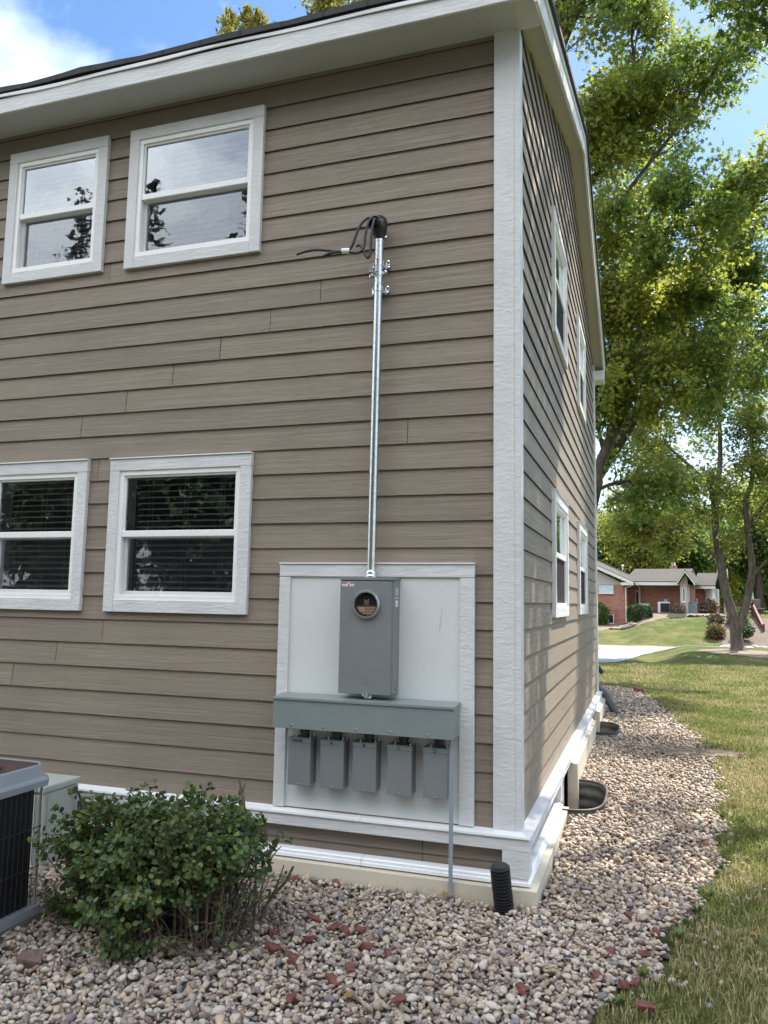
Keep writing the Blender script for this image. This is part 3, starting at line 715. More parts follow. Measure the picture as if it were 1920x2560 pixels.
# five switch boxes
boxes=[(-1.523,-1.362,'HOUSE','small grey switch box marked HOUSE, hanging first from the left under the trough'),(-1.291,-1.127,'A','small grey switch box marked A, hanging below the trough'),(-1.063,-.903,'B','small grey switch box marked B, hanging below the middle of the trough'),(-.826,-.665,'C','small grey switch box marked C, hanging below the trough'),(-.588,-.428,'D','small grey switch box marked D, beside the thin vertical pipe')]
for (x0,x1,lt,lb) in boxes:
    xc=(x0+x1)/2
    b=empty('switch_box',(xc,-.016,.60),label=lb,cat='switch box',group='grey switch boxes under the trough')
    mb=MB(); mb.box(x0+.003,x1-.003,-.122,-.0165,.604,.902,.003); P(mb,'body','grey_paint_warm',b)
    mb=MB(); mb.box(x0,x1,-.130,-.1215,.598,.872,.002); P(mb,'cover','grey_paint_warm',b)
    mb=MB(); mb.box(x0-.0015,x1+.0015,-.1315,-.0168,.900,.906,.002).box(x0-.001,x1+.001,-.1315,-.123,.874,.9005,.001); P(mb,'top_flange','grey_paint',b)
    mb=MB(); mb.lathe([(.040,0),(.040,.010),(.030,.012),(.030,.030),(.034,.032),(.034,.05),(.028,.05),(.028,.073)],(xc+.012,-.075,.905),'z',16); P(mb,'hub','dark_metal',b,True)
    for dx,dy in((-.045,-.10),(.058,-.10),(-.040,-.045),(.06,-.05)):
        mb=MB(); mb.lathe([(.007,0),(.007,.008),(.004,.009),(.004,.018)],(xc+.008+dx,dy,.905),'z',8); P(mb,'bolt','zinc_bright',b)
    mb=MB(); screw(mb,xc,-.130,.607,.005); P(mb,'screw','zinc_bright',b)
    t=text(lt,(0,0,0),.024 if len(lt)>1 else .030,b,bold=.0008); t.location=Vector((xc-.004 if len(lt)==1 else xc-.015,-.1322,.8865))-Vector(b.location)
# thin grounding pipe
MB().tube([(-.405,-.135,-.08),(-.404,-.135,.5),(-.409,-.130,.975)],.0135,12).build('conduit',M['pvc_grey'],None,True)
tag(D.objects['conduit'],'thin grey plastic pipe running from the trough straight down into the gravel','pipe')
# ------------------------------------------------------------------ service mast
mast=empty('service_mast',(-.975,-.07,1.97),label='shiny galvanised conduit mast with black weatherhead climbing the siding',cat='conduit mast')
mx=lambda z:-.980+(z-2.0)*.0068
mb=MB(); mb.tube([(mx(1.97),-.070,1.97),(mx(2.9),-.0705,2.9),(mx(4.37),-.072,4.37)],.0302,20); P(mb,'pipe','steel',mast,True)
mb=MB(); mb.lathe([(.044,0),(.046,.006),(.042,.020),(.040,.022),(.040,.045),(.036,.05),(.033,.052)],(-.980,-.070,1.974),'z',20); P(mb,'hub','steel',mast,True)
mb=MB(); mb.lathe([(.0325,0),(.0325,.02),(.031,.02),(.031,.022),(.0325,.024),(.0325,.05)],(mx(4.33),-.072,4.325),'z',20); mb.box(mx(4.34)+.028,mx(4.34)+.058,-.085,-.06,4.342,4.362,.003); P(mb,'collar','steel',mast,True)
def strap(z,name='pipe_strap'):
    x=mx(z); mb=MB(); mb.lathe([(.0318,-.022),(.0335,-.022),(.0335,-.017),(.0322,-.016),(.0322,.016),(.0335,.017),(.0335,.022),(.0318,.022)],(x,-.0715,z),'z',20)
    mb.box(x-.058,x-.030,-.03,-.026,z-.022,z+.022,.002).box(x+.030,x+.062,-.03,-.026,z-.026,z+.026,.002).box(x-.062,x+.066,-.026,-.001,z-.014,z+.014,.003)
    s=P(mb,name,'zinc_bright',mast,True)
    for dx,dz in((-.045,.018),(.055,.022),(.056,-.020)) if z>4.1 else ((-.045,.021),(-.046,-.020),(.055,.020),(.052,-.018)):
        mb=MB(); mb.lathe([(.0125,0),(.0125,.006),(.008,.007),(.008,.014),(.004,.015),(.004,.022)],(x+dx,-.030,z+dz),'y',10); mb.build('bolt',M['zinc_bright'],s,True)
for z in(4.17,3.985): strap(z)
z=4.09; x=mx(z); mb=MB(); mb.lathe([(.0318,-.015),(.034,-.015),(.034,.015),(.0318,.015)],(x,-.0715,z),'z',20); mb.box(x+.03,x+.055,-.08,-.05,z-.012,z+.014,.003)
br=P(mb,'insulator_bracket','zinc_bright',mast,True)
mb=MB(); mb.tube([(x-.02,-.10,z+.0),(x-.035,-.125,z+.012),(x-.038,-.13,z+.045),(x-.026,-.118,z+.05)],.008,6); mb.lathe([(.012,-.03),(.018,-.024),(.013,-.008),(.018,.006),(.012,.012)],(x-.038,-.128,z+.02),'z',14); mb.build('spool',M['pvc_grey'],br,True)
for dx,dz in((-.05,-.008),(.05,.006)):
    mb=MB(); mb.lathe([(.017,0),(.017,.006),(.009,.007),(.009,.018)],(x+dx,-.075,z+dz),'y',12); mb.build('bolt',M['zinc_bright'],br,True)
# weatherhead: hood with a sloping mouth facing out and left
xw=mx(4.42)
mb=MB(); b0=0
rings=[]
for t,(r,zc,yc) in enumerate([(.036,4.345,-.072),(.040,4.365,-.074),(.052,4.392,-.085),(.060,4.425,-.092),(.062,4.455,-.092),(.055,4.485,-.085),(.036,4.508,-.076),(.005,4.518,-.07)]):
    rings.append([(xw+r*math.cos(a),yc+r*1.05*math.sin(a),zc) for a in np.linspace(0,2*math.pi,21)[:-1]])
vs=[p for r in rings for p in r]; n=20
mb.add(vs,[(i*n+k,i*n+(k+1)%n,(i+1)*n+(k+1)%n,(i+1)*n+k) for i in range(7) for k in range(n)])
P(mb,'weatherhead','black_plastic',mast,True)
mb=MB(); c=(xw-.012,-.150,4.437)
mb.lathe([(.046,.0),(.048,.010),(.043,.011),(.040,.0),(.001,-.0)],c,'y',24); P(mb,'hood_mouth','black_plastic',mast,True)
# wires
wr=empty('service_wires',(-.99,-.15,4.42),label='three thick black service wires hanging out of the weatherhead, two taped together',cat='wires')
def smooth_path(pts,n=8):
    pts=[Vector(p) for p in pts]; out=[]
    for i in range(len(pts)-1):
        p0=pts[max(i-1,0)];p1=pts[i];p2=pts[i+1];p3=pts[min(i+2,len(pts)-1)]
        for k in range(n):
            t=k/n; out.append(.5*((2*p1)+(-p0+p2)*t+(2*p0-5*p1+4*p2-p3)*t*t+(-p0+3*p1-3*p2+p3)*t**3))
    out.append(pts[-1]); return out
paths=[[(-.975,-.14,4.455),(-1.015,-.175,4.462),(-1.063,-.19,4.415),(-1.090,-.20,4.345),(-1.118,-.20,4.268),(-1.150,-.20,4.233),(-1.205,-.20,4.232),(-1.29,-.20,4.250),(-1.38,-.20,4.268),(-1.46,-.20,4.268),(-1.540,-.20,4.254)],
[(-.965,-.14,4.455),(-.99,-.18,4.455),(-1.012,-.195,4.40),(-1.025,-.20,4.32),(-1.030,-.20,4.255),(-1.050,-.205,4.214),(-1.090,-.205,4.205),(-1.15,-.205,4.222),(-1.23,-.205,4.232),(-1.29,-.205,4.226),(-1.345,-.205,4.208)],
[(-.955,-.14,4.452),(-.965,-.18,4.445),(-.975,-.195,4.38),(-.982,-.20,4.29),(-.985,-.20,4.20),(-.997,-.20,4.165),(-1.015,-.20,4.175),(-1.035,-.20,4.215),(-1.055,-.20,4.252),(-1.075,-.20,4.262),(-1.088,-.20,4.250)]]
for p in paths:
    mb=MB(); mb.tube(smooth_path(p),.0095,10); P(mb,'wire','wire_black',wr,True)
mb=MB(); mb.tube([(-1.135,-.203,4.228),(-1.192,-.203,4.234)],.019,10); P(mb,'tape','sticker',wr,True)
# ================================================================== things on the ground by the wall
def ribbed(path,r,amp,pitch,mb,n=20,inner=True):
    pts=smooth_path(path,40); 
    acc=0; prev=pts[0]; P2=[];R2=[]
    L=sum((pts[i+1]-pts[i]).length for i in range(len(pts)-1)); k=int(L/pitch*6)
    cum=[0]
    for i in range(len(pts)-1): cum.append(cum[-1]+(pts[i+1]-pts[i]).length)
    for i in range(k+1):
        s=L*i/k; j=max(0,min(len(pts)-2,int(np.searchsorted(cum,s))-1)); t=(s-cum[j])/max(1e-6,cum[j+1]-cum[j])
        P2.append(pts[j].lerp(pts[j+1],max(0,min(1,t)))); R2.append(r+amp*(1 if (i%6) in(1,2,3) else -1))
    if inner:
        P2=P2+[P2[-1]-(P2[-1]-P2[-2]).normalized()*.0001,P2[-1]-(P2[-1]-P2[-2]).normalized()*.12]; R2=R2+[r-.008,r-.010]
    mb.tube(P2,R2,n,cap=True); return mb
mb=MB(); ribbed([(-.060,-.185,-.10),(-.064,-.20,.03),(-.072,-.228,.15),(-.082,-.25,.285)],.053,.006,.0195,mb,24)
o=mb.build('drain_pipe',M['black_plastic'],None,True); tag(o,'black corrugated drain pipe standing upright at the house corner','drain pipe')
mb=MB(); ribbed([(-.04,HL+.24,.50),(.08,HL+.18,.38),(.18,HL+.06,.25),(.27,HL-.08,.13),(.30,HL-.14,.08)],.055,.005,.024,mb,16,False)
o=mb.build('drain_hose',M['hose'],None,True); tag(o,'grey ribbed drain hose sloping to the gravel at the far corner','drain hose')
# window wells
def well(name,y0,y1,x1,zr,label):
    e=empty(name,(.1,(y0+y1)/2,0),label=label,cat='window well',group='corrugated window wells')
    yc=(y0+y1)/2; hw=(y1-y0)/2
    out=[]
    for t in np.linspace(0,1,33):
        a=math.pi*(1-t)-math.pi/2   # +90 .. -90
        s,c=math.sin(a),math.cos(a); sg=lambda v,p:math.copysign(abs(v)**p,v)
        out.append((.0+x1*abs(c)**.55, yc+hw*sg(s,.62)))
    pts=[(x,y) for x,y in out]
    mb=MB(); zs=np.linspace(-.42,zr,31); b=len(mb.v)
    for z in zs:
        o_=.010*math.sin((z-zr)*2*math.pi/.105)
        for x,y in pts:
            dx,dy=(x-.1),(y-yc); l=math.hypot(dx,dy) or 1; mb.v.append((x+o_*dx/l,y+o_*dy/l,z))
    n=len(pts)
    mb.f+=[(i*n+k,i*n+k+1,(i+1)*n+k+1,(i+1)*n+k) for i in range(len(zs)-1) for k in range(n-1)]
    P(mb,'corrugated_wall','galv_dull',e,True)
    mb=MB(); mb.tube([(x,y,zr) for x,y in pts],.011,8); P(mb,'rim','rim_dark',e,True)
    return pts
WELLS=[(1.86,3.06,.40,.118),(5.85,6.85,.40,.150)]
WP=[well('window_well',*WELLS[0],'corrugated metal window well nearest the house corner, set in the gravel'),well('window_well',*WELLS[1],'corrugated metal window well farther back along the side wall')]
def in_well(x,y,pad=.02):
    m=np.zeros(np.shape(x),bool)
    for y0,y1,x1,zr in WELLS:
        yc=(y0+y1)/2; hw=(y1-y0)/2+pad; m|=(np.abs((y-yc)/hw)**3+np.clip(x,0,None)**3/(x1+pad)**3)<1
    return m&(np.asarray(x)>-.1)
# air conditioner at the left edge
ac=empty('air_conditioner',(-2.95,-1.55,0),label='air conditioner with pale metal rim and rusty brown top at the left edge',cat='air conditioner')
X0,X1,Y0,Y1=-3.40,-2.565,-2.00,-1.16
def octa(x0,x1,y0,y1,c): return [(x0+c,y0),(x1-c,y0),(x1,y0+c),(x1,y1-c),(x1-c,y1),(x0+c,y1),(x0,y1-c),(x0,y0+c)]
def prism(mb,prof,cap=True):
    # prof: (inset outline, z)
    b=len(mb.v); n=len(prof[0][0])
    for o_,z in prof: mb.v+= [(x,y,z) for x,y in o_]
    for i in range(len(prof)-1): mb.f+=[(b+i*n+k,b+i*n+(k+1)%n,b+(i+1)*n+(k+1)%n,b+(i+1)*n+k) for k in range(n)]
    if cap: mb.f.append(tuple(b+k for k in reversed(range(n)))); mb.f.append(tuple(b+(len(prof)-1)*n+k for k in range(n)))
    return mb
O=lambda g,c=.05:octa(X0+g,X1-g,Y0+g,Y1-g,c)
prism(MB(),[(O(-.012),.02),(O(-.012),.068)]).build('base_pan',M['ac_paint'],ac).location=(2.95,1.55,0)
prism(MB(),[(O(.035),.07),(O(.035),.76)]).build('coil',M['ac_dark'],ac).location=(2.95,1.55,0)
prism(MB(),[(O(.0,.06),.722),(O(-.018,.06),.726),(O(-.024,.06),.762),(O(-.016,.06),.776),(O(-.006,.06),.780),(O(.010,.06),.843),(O(.017,.06),.850),(O(.022,.06),.836)]).build('top_rim',M['ac_paint'],ac).location=(2.95,1.55,0)
mb=MB(); prism(mb,[(O(.020,.06),.836),(O(.020,.06),.843)]); 
o=mb.build('top_grille',M['ac_top'],ac); o.location=(2.95,1.55,0)
mb=MB()
for r in np.linspace(.05,.33,9): mb.tube([((X0+X1)/2+r*math.cos(a),(Y0+Y1)/2+r*math.sin(a),.847) for a in np.linspace(0,2*math.pi,40)],.003,4)
for a in np.linspace(0,2*math.pi,13)[:-1]: mb.tube([((X0+X1)/2,(Y0+Y1)/2,.849),((X0+X1)/2+.33*math.cos(a),(Y0+Y1)/2+.33*math.sin(a),.847)],.003,4)
mb.build('fan_wires',M['ac_wire'],o,recalc=False)
mb=MB()
for y in np.linspace(Y0+.06,Y1-.05,20): mb.tube([(X1-.012,y,.075),(X1-.012,y,.735)],.0022,4)
for x in np.linspace(X0+.06,X1-.05,20): mb.tube([(x,Y1-.012,.075),(x,Y1-.012,.735)],.0022,4); mb.tube([(x,Y0+.012,.075),(x,Y0+.012,.735)],.0022,4)
for z in(.28,.50): mb.tube([(X1-.010,Y0+.04,z),(X1-.010,Y1-.04,z)],.003,4); mb.tube([(X0+.04,Y0+.010,z),(X1-.04,Y0+.010,z)],.003,4)
mb.build('coil_guard',M['ac_wire'],ac,recalc=False).location=(2.95,1.55,0)
mb=MB(); mb.box(X1-.03,X1-.018,Y1-.045,Y1-.030,.07,.735,.002); mb.build('corner_post',M['cream'],ac).location=(2.95,1.55,0)
mb=MB(); mb.box(X1-.32,X1+.006,Y0-.008,Y0+.46,.03,.38,.05); mb.build('service_panel',M['ac_paint'],ac,True).location=(2.95,1.55,0)
MB().box(X0-.1,X1+.01,Y0-.1,Y1+.03,-.05,.018,.006).build('equipment_pad',M['concrete'],None)
tag(D.objects['equipment_pad'],'flat concrete pad under the air conditioner','pad')
cb=empty('utility_cabinet',(-3.3,-.4,0),label='pale green metal utility cabinet between the air conditioner and the wall',cat='utility cabinet')
mb=MB(); mb.box(-3.62,-3.115,-.56,-.22,-.05,.485,.006); mb.build('body',M['cab_green'],cb).location=(3.3,.4,0)
mb=MB(); mb.box(-3.63,-3.105,-.575,-.21,.487,.535,.012); mb.build('lid',M['cab_green'],cb).location=(3.3,.4,0)
mb=MB(); mb.box(-3.60,-3.16,-.570,-.5605,.02,.47,.004).box(-3.114,-3.106,-.53,-.25,.02,.47,.003); mb.build('door',M['cab_green'],cb).location=(3.3,.4,0)
mb=MB(); mb.tube(smooth_path([(-3.11,-.33,.44),(-3.05,-.31,.45),(-3.03,-.29,.36),(-3.04,-.27,.22),(-3.03,-.25,.05),(-3.03,-.24,-.05)]),.009,8); mb.build('cable',M['wire_black'],cb,True,).location=(3.3,.4,0)
# ================================================================== ground sheets
rng=np.random.default_rng(7)
def grid_lines(a,b,fine0,fine1,f,c):
    L=[fine0]
    while L[-1]<fine1: L.append(L[-1]+f)
    s=f
    while L[-1]<b: s=min(s*1.18,c); L.append(L[-1]+s)
    M_=[fine0]; s=f
    while M_[-1]>a: s=min(s*1.18,c); M_.append(M_[-1]-s)
    return np.array(sorted(set(M_+L)))
gx=grid_lines(-260,260,-1,7,.15,14); gy=grid_lines(-120,420,-3,48,.22,14)
GX,GY=np.meshgrid(gx,gy,indexing='ij'); GZ=h(GX,GY)-.004-.03*((GX<1.0)&(GY<13)&(GX>-5)&(GY>-4))-.4*((GX<.9)&(GX>-10)&(GY>.1)&(GY<HL-.2)&(GX<.40))
nx,ny=GX.shape
idx=np.arange(nx*ny).reshape(nx,ny)
F=np.stack([idx[:-1,:-1],idx[1:,:-1],idx[1:,1:],idx[:-1,1:]],-1).reshape(-1,4)
cx=(GX[:-1,:-1]+GX[1:,1:])/2; cy=(GY[:-1,:-1]+GY[1:,1:])/2
keep=~((cx>-10)&(cx<.42)&(cy>.05)&(cy<HL-.1)).reshape(-1)
lawn=np_mesh('lawn',np.stack([GX,GY,GZ],-1),F[keep],M['lawn_ground'],smooth=True); tag(lawn,kind='structure')
# gravel bed outline (house side is hidden behind the skirt)
EDGE=[(.15,-4.6),(.30,-2.6),(.45,-1.6),(.523,-1.284),(.631,-.901),(.82,-.5),(.92,.125),(1.13,.637),(1.241,1.341),(1.337,2.503),(1.43,4.0),(1.42,5.2),(1.388,6.6),(1.16,8.0),(.86,10.4),(.60,12.4),(.2,13.3),(-.6,13.6)]
ex=np.array([e[0] for e in EDGE]); ey=np.array([e[1] for e in EDGE])
def edge_x(y): return np.interp(y,ey,ex)
def in_gravel(x,y):
    w=.05*np.sin(y*7)+.03*np.sin(y*17+1)
    front=(y<-.05)&(y>-4.6)&(x>-6)&(x<edge_x(y)+w)
    side=(y>=-.05)&(y<13.5)&(x<edge_x(y)+w)&((x>.06)|(y>HL+.05))&(x>-3)
    return (front|side)&~in_well(x,y)
def sheet(name,mask,x0,x1,y0,y1,st,mat,dz,zf=h,kind='structure'):
    xs=np.arange(x0,x1+st,st); ys=np.arange(y0,y1+st,st); A,B=np.meshgrid(xs,ys,indexing='ij')
    c=mask(A[:-1,:-1]+st/2,B[:-1,:-1]+st/2); n0,n1=A.shape; I=np.arange(n0*n1).reshape(n0,n1)
    F=np.stack([I[:-1,:-1],I[1:,:-1],I[1:,1:],I[:-1,1:]],-1)[c]
    used=np.unique(F); rm=np.full(n0*n1,-1); rm[used]=np.arange(len(used))
    V=np.stack([A,B,zf(A,B)+dz],-1).reshape(-1,3)[used]
    o=np_mesh(name,V,rm[F],M[mat],smooth=True); tag(o,kind=kind); return o
sheet('added_dark_floor',lambda x,y:np.ones_like(x,bool),-40,40,-17,-5.4,1.0,'dark_floor',.006)  # unseen dark sheet added behind the camera to cut ground bounce light
sheet('gravel_bed',in_gravel,-6,1.6,-4.6,13.6,.05,'soil',-.016)
dirt_m=lambda x,y:(((x-1.30)/.62)**2+((y-5.15-.25*(x-1.2))/.32)**2+.35*np.sin(x*9)*np.sin(y*8)+.3*np.sin(x*23+y*5)*np.sin(y*31))<1
sheet('dirt_patch',dirt_m,.3,2.3,4.2,6.2,.03,'dirt',.010,lambda x,y:h(x,y)-.004+.02*np.clip(1-((x-1.25)/.8)**2-((y-5.15)/.5)**2,0,1))
# inside of the wells: dark floor
for (y0,y1,x1,zr) in WELLS:
    sheet('well_floor',lambda x,y:np.ones_like(x,bool),-.04,x1+.02,y0,y1,.1,'soil',0,lambda x,y:np.full_like(x,-.38))
# ------------------------------------------------------------------ pebbles
def ico(sub):
    bm=bmesh.new(); bmesh.ops.create_icosphere(bm,subdivisions=sub,radius=1); bm.verts.index_update()
    V=np.array([v.co[:] for v in bm.verts]); F=np.array([[v.index for v in f.verts] for f in bm.faces]); bm.free(); return V,F
def stone_shapes(sub,n,seed):
    V,F=ico(sub); r=np.random.default_rng(seed); out=[]
    for i in range(n):
        k=r.normal(size=(5,3)); ph=r.uniform(0,6,5); d=1+.13*sum(np.sin(V@kk*1.6+p) for kk,p in zip(k,ph))/1.6
        s=V*d[:,None]
        for _ in range(r.integers(2,8)):      # flat facets
            q=r.normal(size=3); q/=np.linalg.norm(q); t=r.uniform(.42,.8); pr=s@q; s=s-np.clip(pr-t,0,None)[:,None]*q*.85
        out.append(s)
    return out,F
def rotmats(n,r,flat=.35):
    yaw=r.uniform(0,2*np.pi,n); a=r.normal(0,flat,n); b=r.normal(0,flat,n)
    cy_,sy=np.cos(yaw),np.sin(yaw); ca,sa=np.cos(a),np.sin(a); cb_,sb=np.cos(b),np.sin(b); o=np.zeros(n); l=np.ones(n)
    Rz=np.stack([cy_,-sy,o,sy,cy_,o,o,o,l],-1).reshape(n,3,3); Rx=np.stack([l,o,o,o,ca,-sa,o,sa,ca],-1).reshape(n,3,3); Ry=np.stack([cb_,o,sb,o,l,o,-sb,o,cb_],-1).reshape(n,3,3)
    return Rz@Rx@Ry
def pebbles(pts,size,sub,seed):
    r=np.random.default_rng(seed); shp,F=stone_shapes(sub,14,seed); n=len(pts); which=r.integers(0,14,n); VV=[];FF=[];off=0
    Rm=rotmats(n,r); sc=np.stack([r.uniform(.9,1.5,n),r.uniform(.75,1.1,n),r.uniform(.5,.85,n)],-1)*size[:,None]
    for k in range(14):
        ii=np.where(which==k)[0]
        if not len(ii): continue
        v=shp[k][None]*sc[ii][:,None,:]; v=np.einsum('nij,nvj->nvi',Rm[ii],v)+pts[ii][:,None,:]
        nv=shp[k].shape[0]; VV.append(v.reshape(-1,3)); FF.append((F[None]+(np.arange(len(ii))*nv)[:,None,None]+off).reshape(-1,3)); off+=nv*len(ii)
    return np.concatenate(VV),np.concatenate(FF)
def jitter(x0,x1,y0,y1,cell,mask,r):
    xs=np.arange(x0,x1,cell); ys=np.arange(y0,y1,cell*.9); A,B=np.meshgrid(xs,ys,indexing='ij')
    A=A+r.uniform(-.5,.5,A.shape)*cell*1.05; B=B+r.uniform(-.5,.5,B.shape)*cell*1.05
    m=mask(A,B); return A[m],B[m]
def clear(x,y):
    m=in_gravel(x,y)
    m&=~((x>-3.55)&(x<-2.52)&(y>-2.1)&(y<-1.1)); m&=~((x>-3.63)&(x<-3.1)&(y>-.57)&(y<-.2)); m&=~((y<.0)&(y>-.125)&(x<.11))
    m&=~((x<.13)&(y>=0)&(y<HL+.05)); m&=~(((x+.065)**2+(y+.2)**2)<.055**2)
    d=dirt_m(x,y); m&=~(d&(np.random.default_rng(3).uniform(size=np.shape(x))<.72))
    return m
Vs=[];Fs=[];off=0
def addp(V,F):
    global off
    Vs.append(V);Fs.append(F+off);off+=len(V)
r=np.random.default_rng(11)
for (x0,x1,y0,y1,cell,sub,s0,s1) in ((-4.2,1.5,-3.3,2.2,.0265,2,.0078,.0188),(-6,-4.2,-3.3,-.1,.05,1,.016,.03),(-6,.4,-4.6,-3.3,.05,1,.016,.03),(.1,1.6,2.2,7.0,.029,1,.0095,.0205),(-2.5,1.6,7.0,13.6,.046,1,.015,.029)):
    A,B=jitter(x0,x1,y0,y1,cell,clear,r); n=len(A); s=r.uniform(s0,s1,n)*np.where(r.uniform(size=n)<.07,1.5,1)
    Z=h(A,B)-.002+r.uniform(-.010,.013,n)+.02*sm((.05-np.abs(B+.14))/.05)*(B<0)
    addp(*pebbles(np.stack([A,B,Z],-1),s,sub,int(r.integers(1e6))))
    A,B=jitter(x0,x1,y0,y1,cell*2.2,clear,r); n=len(A); s=r.uniform(s0*1.05,s1*1.25,n)
    addp(*pebbles(np.stack([A,B,h(A,B)+.015+r.uniform(0,.014,n)],-1),s,sub,int(r.integers(1e6))))
# strays in the grass edge
n=220; B=r.uniform(-2,9,n); A=edge_x(B)+np.abs(r.normal(0,.14,n))+.03
addp(*pebbles(np.stack([A,B,h(A,B)+.008],-1),r.uniform(.01,.024,n),1,5))
gr=np_mesh('gravel',np.concatenate(Vs),np.concatenate(Fs),M['pebble'],smooth=True); tag(gr,'mixed river pebbles covering the bed around the house','gravel',kind='stuff')
# ------------------------------------------------------------------ brick fragments
CH=[(-1.42,-.17),(-1.15,-.15),(-1.31,-.65),(-1.06,-.72),(-.91,-.79),(-.84,-.81),(-.76,-.78),(-1.19,-.98),(-.98,-.98),(-1.15,-1.12),(-1.09,-1.15),(-.97,-1.2),(-.95,-1.26),(-.66,-.96),(-.52,-1.01),(-.65,-1.23),(-.68,-1.36),(-.8,-1.57),(.55,-.59),(.73,-.53),(.65,-.05),(1.15,1.47),(.51,-.88),(.18,-1.13),(.63,-.92),(.68,-.89),(-.17,-1.1),(.79,-.23),(-.34,-1.44),(.72,-1.1)]
rb=random.Random(5)
def brick_bit(sx,sy,sz,hole=False):
    bm=bmesh.new(); bmesh.ops.create_cube(bm,size=1); bmesh.ops.scale(bm,vec=(sx,sy,sz),verts=bm.verts)
    for v in bm.verts: v.co+=Vector((rb.uniform(-.22,.22)*sx,rb.uniform(-.2,.2)*sy,rb.uniform(-.15,.15)*sz))
    bmesh.ops.bevel(bm,geom=list(bm.edges),offset=.004,segments=1,affect='EDGES'); bmesh.ops.triangulate(bm,faces=bm.faces)
    bmesh.ops.subdivide_edges(bm,edges=bm.edges,cuts=1)
    for v in bm.verts: v.co+=Vector((rb.uniform(-1,1),rb.uniform(-1,1),rb.uniform(-1,1)))*.0016
    return bm
for x,y in CH:
    mb=MB().bm(brick_bit(rb.uniform(.05,.085),rb.uniform(.03,.045),rb.uniform(.025,.035)))
    o=mb.build('brick_fragment',M['red_brick_chip']); o.location=(x,y,float(h(x,y))+.022); o.rotation_euler=(rb.uniform(-.4,.4),rb.uniform(-.4,.4),rb.uniform(0,6))
    tag(o,'small broken red brick fragment lying among the pebbles','brick fragment','red brick fragments in the gravel')
mb=MB(); mb.bm(brick_bit(.10,.075,.055)); bb=mb.build('brick_fragment',M['old_brick']); bb.location=(-2.17,-1.70,.035); bb.rotation_euler=(.3,.15,.5)
tag(bb,'larger brown brick piece with a round hole, lying left of the bush','brick fragment')
mb=MB(); mb.lathe([(.011,0),(.011,.003),(.009,.003),(.008,-.004),(.001,-.004)],(.0,-.0445,.0),'y',14); mb.build('hole',M['ink'],bb,True)
mb=MB(); mb.bm(brick_bit(.20,.10,.06)); bb=mb.build('brick',M['red_brick_chip']); bb.location=(.60,12.1,.06+float(h(.6,12.1))); bb.rotation_euler=(.05,.1,.2)
tag(bb,'lone red brick at the far end of the gravel bed by the lawn','brick')
# dry leaves on gravel and grass
def leaf_mb(mb,s,p,rz,tilt):
    pts=[(0,-.5),(.12,-.22),(.42,-.28),(.30,-.02),(.5,.22),(.2,.2),(0,.55),(-.2,.2),(-.5,.22),(-.30,-.02),(-.42,-.28),(-.12,-.22)]
    m=Matrix.Translation(p)@Matrix.Rotation(rz,4,'Z')@Matrix.Rotation(tilt,4,'X'); b=len(mb.v)
    mb.v.append(tuple(m@Vector((0,0,-.0))))
    for x,y in pts: mb.v.append(tuple(m@Vector((x*s,y*s,.18*s*(abs(x)*1.2+abs(y)*.4)))))
    mb.f+=[(b,b+1+i,b+1+(i+1)%12) for i in range(12)]
for x,y,s in((1.0,1.75,.07),(.62,1.9,.08),(-.42,-.16,.10),(1.30,-.1,.06),(-.55,-1.5,.06),(1.55,1.0,.06),(1.75,.2,.05),(.95,2.9,.06)):
    mb=MB(); leaf_mb(mb,s,Vector((0,0,0)),rb.uniform(0,6),rb.uniform(-.4,.4)); o=mb.build('fallen_leaf',M['leaf_fallen'],recalc=False); o.location=(x,y,float(h(x,y))+.04)
    tag(o,'curled brown fallen leaf on the pebbles or grass','fallen leaf','fallen leaves on the ground')
